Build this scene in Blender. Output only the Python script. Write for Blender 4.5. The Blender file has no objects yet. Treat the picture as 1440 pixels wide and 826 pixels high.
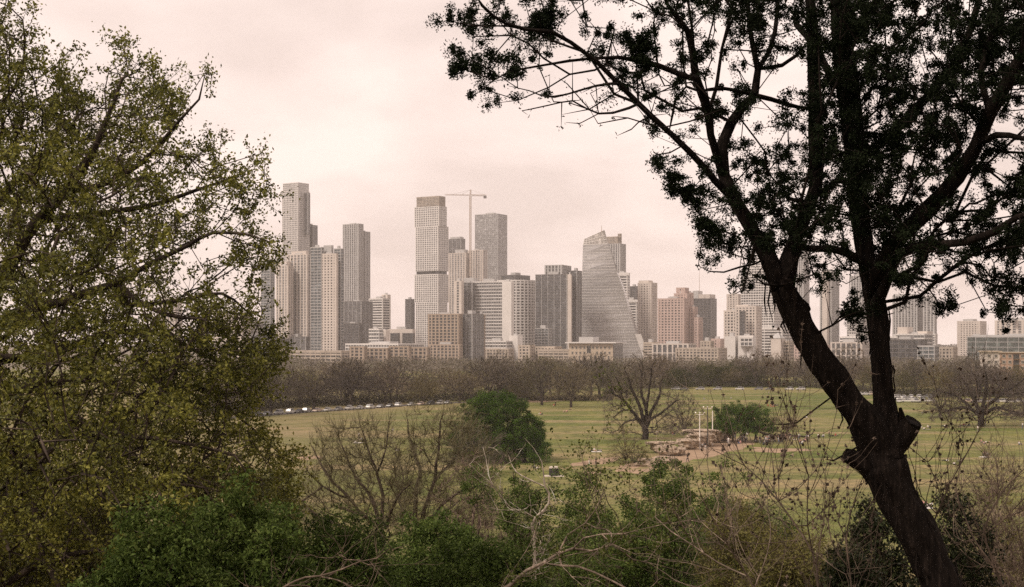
# a park view to a hazy downtown skyline under an overcast sky
EXPOSURE = 0.0
SUN_E = 2.8; SUN_ANG = 12.0; SUN_AZ_DEG = -128.0
SKY_LO = (7.5, 6.1, 5.5); SKY_MID = (8.6, 7.05, 6.4); SKY_HI = (9.6, 8.0, 7.25); SKY_BACK = 0.78
HAZE = 0.000082
DENOISE = False
import bpy, math, random
import numpy as np
from mathutils import noise as mnoise, Vector

rng = np.random.default_rng(7)
random.seed(7)
sc = bpy.context.scene
COL = sc.collection
F = 2000.0          # focal length in photo pixels (1440 wide)
CX, HY = 720.0, 478.0
CAMZ = 26.0

# ------------------------------------------------------------------ projection helpers
def W(px, py, D):
    return np.array([(px - CX) / F * D, D, CAMZ - (py - HY) / F * D])
def G(px, py, z=0.0):
    D = (CAMZ - z) * F / (py - HY)
    return np.array([(px - CX) / F * D, D, z])
_HY = [-200, -60, 0, 8, 20, 40, 60, 90, 120, 150, 176, 9000]
_HZ = [34, 29, 24.4, 22.2, 18.6, 14.0, 10.5, 6.0, 2.7, 0.7, 0, 0]
def ground_z(x, y):
    z = np.interp(y, _HY, _HZ)
    return z

# ------------------------------------------------------------------ object helpers
def link(name, me, mat=None, parent=None, loc=None):
    o = bpy.data.objects.new(name, me)
    COL.objects.link(o)
    if mat is not None and me is not None and len(me.materials) == 0:
        for m in (mat if isinstance(mat, (list, tuple)) else [mat]):
            me.materials.append(m)
    if parent is not None:
        o.parent = parent
    if loc is not None:
        o.location = loc
    return o
def empty(name, loc=(0, 0, 0), rz=0.0):
    o = bpy.data.objects.new(name, None)
    o.empty_display_size = 0.5
    COL.objects.link(o)
    o.location = [float(v) for v in loc]
    o.rotation_euler = (0, 0, rz)
    return o
def tag(o, label=None, cat=None, group=None, kind=None):
    if label: o['label'] = label
    if cat: o['category'] = cat
    if group: o['group'] = group
    if kind: o['kind'] = kind
    return o
def copy_tree(src, loc, rz=0.0, scale=1.0):
    c = src.copy(); COL.objects.link(c)
    c.location = [float(v) for v in loc]; c.rotation_euler = (0, 0, rz)
    c.scale = (scale, scale, scale) if not hasattr(scale, '__len__') else scale
    for ch in list(src.children):
        d = ch.copy(); COL.objects.link(d); d.parent = c
        for g in list(ch.children):
            e = g.copy(); COL.objects.link(e); e.parent = d
    return c

class MB:
    """collects vertices and faces, builds one mesh"""
    def __init__(s):
        s.v = []; s.q = []; s.t = []; s.n = 0; s.ng = []; s.smooth = False
    def add(s, v, q=None, t=None, ng=None):
        v = np.asarray(v, float).reshape(-1, 3)
        if q is not None and len(q): s.q.append(np.asarray(q, np.int64) + s.n)
        if t is not None and len(t): s.t.append(np.asarray(t, np.int64) + s.n)
        if ng is not None:
            for f in ng: s.ng.append([i + s.n for i in f])
        s.v.append(v); s.n += len(v)
        return s
    def box(s, c, h, rz=0.0):
        c = np.asarray(c, float); hx, hy, hz = h
        v = np.array([[x, y, z] for z in (-hz, hz) for y in (-hy, hy) for x in (-hx, hx)], float)
        if rz:
            ca, sa = math.cos(rz), math.sin(rz)
            v[:, :2] = np.stack([v[:, 0] * ca - v[:, 1] * sa, v[:, 0] * sa + v[:, 1] * ca], 1)
        return s.add(v + c, q=[[0, 2, 3, 1], [4, 5, 7, 6], [0, 1, 5, 4], [2, 6, 7, 3], [0, 4, 6, 2], [1, 3, 7, 5]])
    def loft(s, levels, cap=True):
        """levels: list of (z, poly Nx2) counter-clockwise"""
        n = len(levels[0][1]); vs = []
        for z, p in levels:
            p = np.asarray(p, float)
            vs.append(np.column_stack([p, np.full(n, float(z)) if np.isscalar(z) else z]))
        V = np.concatenate(vs); q = []
        for k in range(len(levels) - 1):
            a = k * n; b = a + n
            for i in range(n):
                j = (i + 1) % n
                q.append([a + i, a + j, b + j, b + i])
        ng = [list(range(n))[::-1], [(len(levels) - 1) * n + i for i in range(n)]] if cap else None
        return s.add(V, q=q, ng=ng)
    def build(s, name, mat=None, parent=None, smooth=False, loc=None):
        me = bpy.data.meshes.new(name)
        V = np.concatenate(s.v) if s.v else np.zeros((0, 3))
        Q = np.concatenate(s.q) if s.q else np.zeros((0, 4), np.int64)
        T = np.concatenate(s.t) if s.t else np.zeros((0, 3), np.int64)
        lens = [4] * len(Q) + [3] * len(T) + [len(f) for f in s.ng]
        idx = np.concatenate([Q.ravel(), T.ravel(), np.array([i for f in s.ng for i in f], np.int64)]).astype(np.int32)
        me.vertices.add(len(V)); me.vertices.foreach_set('co', V.astype(np.float32).ravel())
        me.loops.add(len(idx)); me.loops.foreach_set('vertex_index', idx)
        me.polygons.add(len(lens))
        lens = np.array(lens, np.int32)
        me.polygons.foreach_set('loop_start', np.concatenate([[0], np.cumsum(lens)[:-1]]).astype(np.int32))
        me.polygons.foreach_set('loop_total', lens)
        me.polygons.foreach_set('use_smooth', np.full(len(lens), smooth))
        me.update(calc_edges=True)
        return link(name, me, mat, parent, loc)

# ------------------------------------------------------------------ materials
def newmat(name):
    m = bpy.data.materials.new(name); m.use_nodes = True
    nt = m.node_tree; nt.nodes.clear()
    out = nt.nodes.new('ShaderNodeOutputMaterial')
    b = nt.nodes.new('ShaderNodeBsdfPrincipled')
    nt.links.new(b.outputs[0], out.inputs['Surface'])
    return m, nt, b, out
def ramp(nt, fac, stops):
    r = nt.nodes.new('ShaderNodeValToRGB')
    while len(r.color_ramp.elements) > 1: r.color_ramp.elements.remove(r.color_ramp.elements[-1])
    r.color_ramp.elements[0].position = stops[0][0]; r.color_ramp.elements[0].color = (*stops[0][1], 1)
    for p, c in stops[1:]:
        e = r.color_ramp.elements.new(p); e.color = (*c, 1)
    nt.links.new(fac, r.inputs[0]); return r.outputs[0]
def noise_node(nt, scale, detail=4, coord='Object', stretch=None, rough=0.55):
    tc = nt.nodes.new('ShaderNodeTexCoord'); src = tc.outputs[coord]
    if stretch:
        mp = nt.nodes.new('ShaderNodeMapping'); mp.inputs['Scale'].default_value = stretch
        nt.links.new(src, mp.inputs[0]); src = mp.outputs[0]
    n = nt.nodes.new('ShaderNodeTexNoise'); n.inputs['Scale'].default_value = scale
    n.inputs['Detail'].default_value = detail; n.inputs['Roughness'].default_value = rough
    nt.links.new(src, n.inputs['Vector']); return n.outputs['Fac']
def mixc(nt, fac, a, b, mode='MIX'):
    m = nt.nodes.new('ShaderNodeMix'); m.data_type = 'RGBA'; m.blend_type = mode
    for s, v in ((m.inputs[0], fac), (m.inputs[6], a), (m.inputs[7], b)):
        if hasattr(v, 'links'): nt.links.new(v, s)
        elif isinstance(v, (tuple, list)): s.default_value = (*v, 1)
        else: s.default_value = v
    return m.outputs[2]
def bump(nt, b, h, strength=0.5, dist=0.05):
    n = nt.nodes.new('ShaderNodeBump'); n.inputs['Strength'].default_value = strength
    n.inputs['Distance'].default_value = dist
    nt.links.new(h, n.inputs['Height']); nt.links.new(n.outputs[0], b.inputs['Normal'])
def paint(name, c, rough=0.7, var=0.25, scale=0.5, metallic=0.0, bmp=0.0, spec=0.5, stretch=None):
    m, nt, b, _ = newmat(name)
    f = noise_node(nt, scale, 5, stretch=stretch)
    lo = tuple(x * (1 - var) for x in c); hi = tuple(min(1, x * (1 + var)) for x in c)
    nt.links.new(ramp(nt, f, [(0.3, lo), (0.7, hi)]), b.inputs['Base Color'])
    b.inputs['Roughness'].default_value = rough; b.inputs['Metallic'].default_value = metallic
    b.inputs['Specular IOR Level'].default_value = spec
    if bmp: bump(nt, b, f, bmp)
    return m
def leafmat(name, cols, trans=0.35, rough=0.6, spec=0.25, big=0.35, tint=0.0):
    """leaf material: colour varies leaf by leaf and in patches"""
    m, nt, b, out = newmat(name)
    g = nt.nodes.new('ShaderNodeNewGeometry')
    n = noise_node(nt, big, 2)
    ad = nt.nodes.new('ShaderNodeMath'); ad.operation = 'MULTIPLY_ADD'
    nt.links.new(g.outputs['Random Per Island'], ad.inputs[0]); ad.inputs[1].default_value = 0.6
    sb = nt.nodes.new('ShaderNodeMath'); sb.operation = 'MULTIPLY_ADD'
    nt.links.new(n, sb.inputs[0]); sb.inputs[1].default_value = 1.2; sb.inputs[2].default_value = -0.4
    nt.links.new(sb.outputs[0], ad.inputs[2])
    c = ramp(nt, ad.outputs[0], [(i / (len(cols) - 1), k) for i, k in enumerate(cols)])
    if tint:
        oi = nt.nodes.new('ShaderNodeObjectInfo'); c = mixc(nt, 1.0, c, ramp(nt, oi.outputs['Random'], [(0, (1 - tint, 1 - tint, 1 - tint * .9)), (.5, (1, 1, 1)), (.8, (1 + tint, 1 + tint * .75, 1 + tint * .5)), (1, (1.0 + tint * .2, 1 + tint * .5, 1 - tint * .3))]), 'MULTIPLY')
    nt.links.new(c, b.inputs['Base Color'])
    b.inputs['Roughness'].default_value = rough; b.inputs['Specular IOR Level'].default_value = spec
    if trans > 0:
        t = nt.nodes.new('ShaderNodeBsdfTranslucent'); nt.links.new(c, t.inputs['Color'])
        mx = nt.nodes.new('ShaderNodeMixShader'); mx.inputs[0].default_value = trans
        nt.links.new(b.outputs[0], mx.inputs[1]); nt.links.new(t.outputs[0], mx.inputs[2])
        nt.links.new(mx.outputs[0], out.inputs['Surface'])
    return m
def barkmat(name, c, scale=3.0, bmp=0.8, dist=0.03, stretch=(1, 1, 0.25), spec=0.1):
    m, nt, b, _ = newmat(name)
    f = noise_node(nt, scale, 8, stretch=stretch, rough=0.65)
    nt.links.new(ramp(nt, f, [(0.3, tuple(x * 0.4 for x in c)), (0.52, c), (0.68, tuple(min(1, x * 2.6) for x in c))]), b.inputs['Base Color'])
    b.inputs['Roughness'].default_value = 0.95; b.inputs['Specular IOR Level'].default_value = spec
    bump(nt, b, f, bmp, dist)
    return m
def glassmat(name, c, cell=(3.0, 3.0, 3.4), var=0.35, metallic=0.35, rough=0.22, top=1.7):
    """curtain wall: every pane a slightly different tone"""
    m, nt, b, _ = newmat(name)
    tc = nt.nodes.new('ShaderNodeTexCoord')
    sn = nt.nodes.new('ShaderNodeVectorMath'); sn.operation = 'SNAP'
    nt.links.new(tc.outputs['Object'], sn.inputs[0]); sn.inputs[1].default_value = cell
    w = nt.nodes.new('ShaderNodeTexWhiteNoise'); nt.links.new(sn.outputs[0], w.inputs['Vector'])
    n = noise_node(nt, 0.02, 3, stretch=(1, 1, 0.6))
    lo = tuple(x * (1 - var) for x in c); hi = tuple(min(1, x * (1 + var)) for x in c)
    a = ramp(nt, w.outputs['Value'], [(0.0, lo), (0.8, c), (0.93, hi), (1.0, tuple(min(1, x * top) for x in c))])
    a = mixc(nt, 0.5, a, ramp(nt, n, [(0.35, (0.55,) * 3), (0.65, (1.0,) * 3)]), 'MULTIPLY')
    nt.links.new(a, b.inputs['Base Color'])
    b.inputs['Metallic'].default_value = metallic; b.inputs['Roughness'].default_value = rough
    return m

# ------------------------------------------------------------------ branching
def catmull(P, R, step):
    P = np.asarray(P, float); R = np.asarray(R, float)
    if len(P) < 3:
        n = max(2, int(np.linalg.norm(P[-1] - P[0]) / step) + 1)
        t = np.linspace(0, 1, n)[:, None]
        return P[0] * (1 - t) + P[-1] * t, R[0] * (1 - t[:, 0]) + R[-1] * t[:, 0]
    Q = np.vstack([2 * P[0] - P[1], P, 2 * P[-1] - P[-2]]); o = []; r = []
    for i in range(1, len(Q) - 2):
        n = max(1, int(np.linalg.norm(Q[i + 1] - Q[i]) / step))
        t = (np.arange(n) / n)[:, None]
        o.append(0.5 * (2 * Q[i] + (Q[i + 1] - Q[i - 1]) * t + (2 * Q[i - 1] - 5 * Q[i] + 4 * Q[i + 1] - Q[i + 2]) * t ** 2 + (3 * Q[i] - Q[i - 1] - 3 * Q[i + 1] + Q[i + 2]) * t ** 3))
        r.append(R[i - 1] * (1 - t[:, 0]) + R[i] * t[:, 0])
    return np.vstack(o + [P[-1:]]), np.concatenate(r + [R[-1:]])
def tube(mb, P, R, sides=6, rough=0.0, ridges=0, seed=0.0, cap=False):
    P = np.asarray(P, float); R = np.asarray(R, float)
    if len(P) < 2: return
    T = np.gradient(P, axis=0); T /= np.linalg.norm(T, axis=1)[:, None] + 1e-9
    ax = int(np.argmin(np.abs(T).mean(0))); ref = np.zeros(3); ref[ax] = 1
    N = np.cross(T, ref); N /= np.linalg.norm(N, axis=1)[:, None] + 1e-9
    B = np.cross(T, N)
    a = np.linspace(0, 2 * np.pi, sides, endpoint=False)
    rr = np.repeat(R[:, None], sides, 1)
    if rough > 0:
        s = np.concatenate([[0], np.cumsum(np.linalg.norm(np.diff(P, axis=0), axis=1))])
        rm = max(float(R.mean()), 1e-3)
        for i in range(len(P)):
            for j in range(sides):
                v = Vector((math.cos(a[j]) * 1.4, math.sin(a[j]) * 1.4, s[i] / rm * 0.35 + seed))
                k = mnoise.noise(v)
                if ridges:
                    k += 0.55 * abs(mnoise.noise(Vector((math.cos(a[j] + s[i] * .25) * ridges, math.sin(a[j] + s[i] * .25) * ridges, s[i] * 1.1 + seed))))
                    k += 0.3 * mnoise.noise(Vector((math.cos(a[j]) * 5, math.sin(a[j]) * 5, s[i] * 7 + seed)))
                rr[i, j] *= 1 + rough * k
    V = P[:, None, :] + rr[:, :, None] * (np.cos(a)[None, :, None] * N[:, None, :] + np.sin(a)[None, :, None] * B[:, None, :])
    n = len(P); i = np.arange(n - 1)[:, None] * sides; j = np.arange(sides)[None, :]; k = (j + 1) % sides
    q = np.stack([i + j, i + k, i + sides + k, i + sides + j], -1).reshape(-1, 4)
    ng = [list(range(sides)), [(n - 1) * sides + t for t in range(sides)][::-1]] if cap else None
    mb.add(V.reshape(-1, 3), q=q, ng=ng)

class Tree:
    def __init__(s, cap=60000):
        s.P = np.zeros((cap, 3)); s.L = np.zeros(cap); s.par = np.full(cap, -1); s.R = np.zeros(cap); s.n = 0
    def node(s, p, par, r=0.0):
        i = s.n; s.P[i] = p; s.par[i] = par; s.R[i] = r
        s.L[i] = 0 if par < 0 else s.L[par] + np.linalg.norm(s.P[par] - p)
        s.n += 1; return i
    def limb(s, pts, radii, step=0.3, attach=True, wob=0.0):
        P, R = catmull(pts, radii, step)
        if wob:
            ph = rng.uniform(0, 50)
            for i in range(1, len(P) - 1):
                P[i] += wob * np.array([mnoise.noise(Vector((ph + i * step * 1.3, ph + 17.0 * c_, 3.0 * c_))) for c_ in range(3)])
        last = -1
        if attach and s.n:
            last = int(np.argmin(((s.P[:s.n] - P[0]) ** 2).sum(1)))
        ids = []
        for p, r in zip(P, R):
            last = s.node(p, last, r); ids.append(last)
        return ids
    def grow(s, pts, alpha=0.35, seg=0.4, jit=0.15, up=0.0, maxpar=None):
        pts = np.asarray(pts, float)
        base = s.P[:s.n].copy()
        d = np.array([np.min(((base - p) ** 2).sum(1)) for p in pts]) if len(base) < 3000 else ((pts - base[0]) ** 2).sum(1)
        tips = []
        for k in np.argsort(d):
            p = pts[k]; n = s.n
            if n > len(s.P) - 40: break
            dist = np.sqrt(((s.P[:n] - p) ** 2).sum(1))
            j = int(np.argmin(dist + alpha * s.L[:n])); dd = dist[j]
            if dd < seg * 0.25: continue
            m = max(1, int(dd / seg)); a = s.P[j].copy(); last = j
            # leave the parent partly along its direction
            if s.par[j] >= 0:
                t = a - s.P[s.par[j]]; t /= np.linalg.norm(t) + 1e-9
            else: t = (p - a) / (dd + 1e-9)
            c = a + t * dd * 0.33 + np.array([0, 0, up * dd]) + rng.normal(0, .13, 3) * dd
            for q in range(1, m + 1):
                u = q / m
                x = (1 - u) ** 2 * a + 2 * u * (1 - u) * c + u * u * p
                if q < m: x = x + rng.normal(0, jit * seg * 0.5, 3)
                last = s.node(x, last)
            tips.append(last)
        return tips
    def sprout(s, n, length, up=0.5, spread=0.6, steps=5, sub=2, fwd=0.6, lo=0.15):
        """side shoots: short curved chains that leave the existing wood and turn upward"""
        for lev in range(sub):
            N = s.n; src = rng.integers(int(N * lo), N, n) if lev == 0 else rng.integers(first, N, n)
            if lev == 0: first = N
            for i in src:
                if s.n > len(s.P) - 20: return
                pr = s.par[i] if s.par[i] >= 0 else i
                t = unit(s.P[i] - s.P[pr] + 1e-6) * fwd; d = unit(t + rng.normal(0, spread, 3)); L = length * rng.uniform(.35, 1.15) * (.55 ** lev); last = int(i); q = s.P[i].copy()
                for k in range(steps):
                    d = unit(d + np.array([0, 0, up * .35]) + rng.normal(0, .16, 3)); q = q + d * L / steps; last = s.node(q, last)
    def finish(s, rtip, expo=0.42, rmax=None):
        n = s.n; cnt = np.zeros(n)
        kids = np.zeros(n, int)
        for i in range(n):
            if s.par[i] >= 0: kids[s.par[i]] += 1
        cnt[kids == 0] = 1
        for i in range(n - 1, 0, -1):
            if s.par[i] >= 0: cnt[s.par[i]] += cnt[i]
        pr = rtip * np.maximum(cnt, 1) ** expo
        if rmax: pr = np.minimum(pr, rmax)
        s.fixed = s.R[:n] > 0
        s.R[:n] = np.where(s.fixed, s.R[:n], pr)
        # never thicker than the parent
        for i in range(n):
            p = s.par[i]
            if p >= 0 and not s.fixed[i]: s.R[i] = min(s.R[i], s.R[p] * 0.95)
        s.kids = kids
    def mesh(s, mb_thick, mb_thin, rsplit, sides_thick=8, sides_thin=4, rough=0.0, ridges=0, big=None, sides_big=28, mb_big=None):
        n = s.n; ch = [[] for _ in range(n)]; roots = []
        for i in range(n):
            (ch[s.par[i]] if s.par[i] >= 0 else roots).append(i)
        stack = [(r, None) for r in roots]; q = 0
        while stack:
            i, par = stack.pop()
            P = []; R = []
            if par is not None: P.append(s.P[par]); R.append(min(s.R[i] * 1.15, s.R[par] * 0.9))
            while True:
                P.append(s.P[i]); R.append(s.R[i]); c = ch[i]
                if not c: break
                b = max(c, key=lambda k: s.R[k])
                for k in c:
                    if k != b: stack.append((k, i))
                i = b
            R = np.array(R); P = np.array(P); q += 1
            if len(P) < 2: continue
            if s.kids[i] == 0 and not cap_end(R): R[-1] *= 0.35
            if big and R.max() > big and mb_big is not None:
                tube(mb_big, P, R, sides_big, rough, ridges, q * 3.1, cap=True)
            elif R.max() > rsplit: tube(mb_thick, P, R, sides_thick, rough, 0, q * 3.1)
            else: tube(mb_thin, P, R, sides_thin)
def cap_end(R): return R[-1] > 0.05

def unit(v): return v / (np.linalg.norm(v, axis=-1, keepdims=True) + 1e-9)
def leaves(mb, C, L, Wd, dirs=None, spread=1.0, Lvar=0.35, upbias=0.0, fold=0.15):
    """n rhombic leaves centred at C"""
    n = len(C)
    a = rng.normal(0, 1, (n, 3)) * spread
    if dirs is not None: a = a + dirs
    a = unit(a)
    r = rng.normal(0, 1, (n, 3)); r[:, 2] *= (1 - upbias)
    b = unit(np.cross(a, r))
    nn = np.cross(a, b)
    l = (L * (1 + rng.uniform(-Lvar, Lvar, n)))[:, None]; w = (Wd * (1 + rng.uniform(-Lvar, Lvar, n)))[:, None]
    V = np.stack([C - a * l * .5, C + b * w * .5 + a * l * .05 + nn * l * fold, C + a * l * .5, C - b * w * .5 + a * l * .05 + nn * l * fold * .6], 1)
    mb.add(V.reshape(-1, 3), q=np.arange(n * 4).reshape(-1, 4))
def blades(mb, A, D, L, Wd):
    """thin twigs: strips starting at A along D"""
    n = len(A); D = unit(D)
    b = unit(np.cross(D, rng.normal(0, 1, (n, 3))))
    l = (L * rng.uniform(0.5, 1.2, n))[:, None]
    bend = rng.normal(0, 0.12, (n, 3)) * l
    M = A + D * l * .5 + bend; E = A + D * l
    w = (Wd * rng.uniform(0.7, 1.3, n))[:, None] * .5
    V = np.stack([A - b * w, A + b * w, M + b * w * .7, M - b * w * .7, E + b * w * .2, E - b * w * .2], 1)
    k = np.arange(n)[:, None] * 6
    q = np.concatenate([k + [0, 1, 2, 3], k + [3, 2, 4, 5]])
    mb.add(V.reshape(-1, 3), q=q)
def in_poly(px, py, poly):
    poly = np.asarray(poly, float); x0, y0 = poly[:, 0], poly[:, 1]; x1, y1 = np.roll(x0, -1), np.roll(y0, -1)
    c = np.zeros(len(px), bool)
    for a, b, d, e in zip(x0, y0, x1, y1):
        m = ((b > py) != (e > py)) & (px < (d - a) * (py - b) / (e - b + 1e-12) + a)
        c ^= m
    return c
# ------------------------------------------------------------------ render, camera, world, light
rng = np.random.default_rng(101)
sc.render.engine = 'CYCLES'
sc.view_settings.view_transform = 'Standard'; sc.view_settings.look = 'None'
sc.view_settings.exposure = EXPOSURE; sc.view_settings.gamma = 1.0
sc.view_settings.use_curve_mapping = False
cy = sc.cycles
cy.max_bounces = 5; cy.diffuse_bounces = 2; cy.glossy_bounces = 2; cy.transmission_bounces = 2
cy.volume_bounces = 1; cy.transparent_max_bounces = 4; cy.use_denoising = DENOISE
cy.caustics_reflective = False; cy.caustics_refractive = False
cy.sample_clamp_indirect = 4.0
cam = bpy.data.cameras.new('camera'); camo = bpy.data.objects.new('camera', cam); COL.objects.link(camo)
camo.location = (0, 0, CAMZ); camo.rotation_euler = (math.radians(90), 0, 0)
cam.sensor_width = 36.0; cam.lens = 36.0 * F / 1440.0; cam.shift_y = (HY - 413.0) / 1440.0
cam.clip_start = 0.1; cam.clip_end = 30000
sc.camera = camo

SUN_EL, SUN_AZ = math.radians(48), math.radians(SUN_AZ_DEG)     # azimuth clockwise from +Y (the view)
w = bpy.data.worlds.new('World'); sc.world = w; w.use_nodes = True
nt = w.node_tree; nt.nodes.clear()
wo = nt.nodes.new('ShaderNodeOutputWorld'); bg = nt.nodes.new('ShaderNodeBackground')
nt.links.new(bg.outputs[0], wo.inputs['Surface'])
sky = nt.nodes.new('ShaderNodeTexSky'); sky.sky_type = 'NISHITA'; sky.sun_disc = False
sky.sun_elevation = SUN_EL; sky.sun_rotation = SUN_AZ; sky.dust_density = 4.0
tc = nt.nodes.new('ShaderNodeTexCoord')
sep = nt.nodes.new('ShaderNodeSeparateXYZ'); nt.links.new(tc.outputs['Generated'], sep.inputs[0])
def mnode(op, a, b=None, c=None):
    n = nt.nodes.new('ShaderNodeMath'); n.operation = op
    for i, v in enumerate((a, b, c)):
        if v is None: continue
        if hasattr(v, 'links'): nt.links.new(v, n.inputs[i])
        else: n.inputs[i].default_value = v
    return n.outputs[0]
# the cloud deck: project the view direction on a flat layer so clouds shrink to the horizon
den = mnode('MAXIMUM', mnode('ADD', sep.outputs[2], 0.34), 0.05)
cmb = nt.nodes.new('ShaderNodeCombineXYZ')
nt.links.new(mnode('DIVIDE', sep.outputs[0], den), cmb.inputs[0])
nt.links.new(mnode('DIVIDE', sep.outputs[1], den), cmb.inputs[1])
cn = nt.nodes.new('ShaderNodeTexNoise'); cn.inputs['Scale'].default_value = 2.3; cn.inputs['Detail'].default_value = 6; cn.inputs['Roughness'].default_value = 0.5
cn.inputs['Distortion'].default_value = 0.15
mp = nt.nodes.new('ShaderNodeMapping'); mp.inputs['Location'].default_value = (0.7, 0.35, 0)
nt.links.new(cmb.outputs[0], mp.inputs[0]); nt.links.new(mp.outputs[0], cn.inputs['Vector'])
cloud = ramp(nt, cn.outputs['Fac'], [(0.39, SKY_LO), (0.5, SKY_MID), (0.61, SKY_HI)])
mixed = mixc(nt, 0.94, sky.outputs[0], cloud)
# unseen sky behind the viewer, dimmed to keep the foreground dark
back = nt.nodes.new('ShaderNodeMapRange'); nt.links.new(sep.outputs[1], back.inputs['Value'])
back.inputs['From Min'].default_value = -0.7; back.inputs['From Max'].default_value = 0.7
back.inputs['To Min'].default_value = SKY_BACK; back.inputs['To Max'].default_value = 1.0
mul = nt.nodes.new('ShaderNodeVectorMath'); mul.operation = 'SCALE'
nt.links.new(mixed, mul.inputs[0]); nt.links.new(back.outputs[0], mul.inputs['Scale'])
nt.links.new(mul.outputs[0], bg.inputs['Color']); bg.inputs['Strength'].default_value = 0.13
sl = bpy.data.lights.new('sun', 'SUN'); sl.energy = SUN_E; sl.angle = math.radians(SUN_ANG); sl.color = (1.0, 0.87, 0.76)
so = bpy.data.objects.new('sun', sl); COL.objects.link(so)
sd = Vector((math.sin(SUN_AZ) * math.cos(SUN_EL), math.cos(SUN_AZ) * math.cos(SUN_EL), math.sin(SUN_EL)))
so.rotation_euler = sd.to_track_quat('Z', 'Y').to_euler(); so.location = (0, 0, 600)

# haze: one closed box
if HAZE > 0:
    hm = bpy.data.materials.new('haze_air'); hm.use_nodes = True; hn = hm.node_tree; hn.nodes.clear()
    ho = hn.nodes.new('ShaderNodeOutputMaterial'); hv = hn.nodes.new('ShaderNodeVolumePrincipled')
    hv.inputs['Color'].default_value = (1.0, 0.93, 0.91, 1); hv.inputs['Density'].default_value = HAZE
    hv.inputs['Anisotropy'].default_value = 0.1
    hn.links.new(hv.outputs[0], ho.inputs['Volume'])
    hb = MB().box((0, 3350, 169), (4050, 3850, 170)).build('haze', hm)
    tag(hb, 'pale pinkish haze in the air over the park and the distant skyline', 'haze', kind='stuff')

# ------------------------------------------------------------------ ground
rng = np.random.default_rng(102)
def vnoise(x, y, s, o=0.0): return mnoise.noise(Vector((x * s + o, y * s - o, o * .3)))
ys = np.concatenate([np.linspace(-400, -20, 12), np.arange(-16, 60, 2.0), np.arange(60, 190, 5.0), np.arange(200, 1000, 40.0), np.linspace(1040, 7100, 24)])
xs = np.concatenate([np.linspace(-4000, -400, 12), np.arange(-360, -60, 20.0), np.arange(-60, 60, 2.5), np.arange(60, 380, 20.0), np.linspace(400, 4000, 12)])
X, Y = np.meshgrid(xs, ys)
Z = ground_z(X, Y)
for i in range(X.shape[0]):
    if ys[i] < 178:
        k = min(1.0, (178 - ys[i]) / 60)
        for j in range(X.shape[1]): Z[i, j] += 0.45 * k * vnoise(X[i, j], ys[i], 0.12)
gb = MB(); ny, nx = X.shape
ii = np.arange(ny - 1)[:, None] * nx + np.arange(nx - 1)[None, :]
gb.add(np.stack([X.ravel(), Y.ravel(), Z.ravel()], 1), q=np.stack([ii, ii + 1, ii + nx + 1, ii + nx], -1).reshape(-1, 4))
m, nt, b, _ = newmat('park_grass')
n1 = noise_node(nt, 0.012, 5); n2 = noise_node(nt, 0.09, 5); n3 = noise_node(nt, 1.1, 4); n4 = noise_node(nt, 0.03, 4, stretch=(0.35, 1.8, 1))
c = ramp(nt, n1, [(0.36, (0.112, 0.136, 0.036)), (0.5, (0.158, 0.166, 0.053)), (0.62, (0.235, 0.203, 0.095))])
c = mixc(nt, 0.65, c, ramp(nt, n2, [(0.35, (0.62, 0.68, 0.6)), (0.6, (1.0, 1.0, 1.0)), (0.72, (1.3, 1.14, 1.05))]), 'MULTIPLY')
c = mixc(nt, ramp(nt, n4, [(0.5, (0, 0, 0)), (0.62, (0.8, 0.8, 0.8))]), c, (0.27, 0.212, 0.120))
c = mixc(nt, 0.5, c, ramp(nt, n3, [(0.35, (0.6, 0.65, 0.6)), (0.65, (1.25, 1.2, 1.15))]), 'MULTIPLY')
n5 = noise_node(nt, 0.3, 7, rough=.7)
c = mixc(nt, 0.8, c, ramp(nt, n5, [(0.36, (0.5, 0.55, 0.45)), (0.5, (1.0, 1.0, 1.0)), (0.66, (1.5, 1.38, 1.3))]), 'MULTIPLY')
# mower bands
wv = nt.nodes.new('ShaderNodeTexWave'); tc2 = nt.nodes.new('ShaderNodeTexCoord'); wv.inputs['Scale'].default_value = 0.022
wv.bands_direction = 'Y'; wv.inputs['Distortion'].default_value = 5; wv.inputs['Detail'].default_value = 3; wv.inputs['Detail Scale'].default_value = 0.6
nt.links.new(tc2.outputs['Object'], wv.inputs['Vector'])
c = mixc(nt, 0.12, c, ramp(nt, wv.outputs['Fac'], [(0.3, (0.84, 0.92, 0.8)), (0.7, (1.1, 1.04, 1.0))]), 'MULTIPLY')
sepn = nt.nodes.new('ShaderNodeSeparateXYZ'); nt.links.new(tc2.outputs['Object'], sepn.inputs[0])
# the hillside floor in the foreground is leaf litter
mr = nt.nodes.new('ShaderNodeMapRange'); nt.links.new(sepn.outputs[1], mr.inputs['Value'])
mr.inputs['From Min'].default_value = 120; mr.inputs['From Max'].default_value = 165
litter = ramp(nt, n3, [(0.3, (0.045, 0.04, 0.022)), (0.6, (0.11, 0.09, 0.045)), (0.75, (0.16, 0.13, 0.07))])
c = mixc(nt, mr.outputs[0], litter, c)
# the town beyond the park stands on pale pavement and dry ground
mr2 = nt.nodes.new('ShaderNodeMapRange'); nt.links.new(sepn.outputs[1], mr2.inputs['Value'])
mr2.inputs['From Min'].default_value = 1150; mr2.inputs['From Max'].default_value = 1300
c = mixc(nt, mr2.outputs[0], c, (0.16, 0.14, 0.11))
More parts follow.
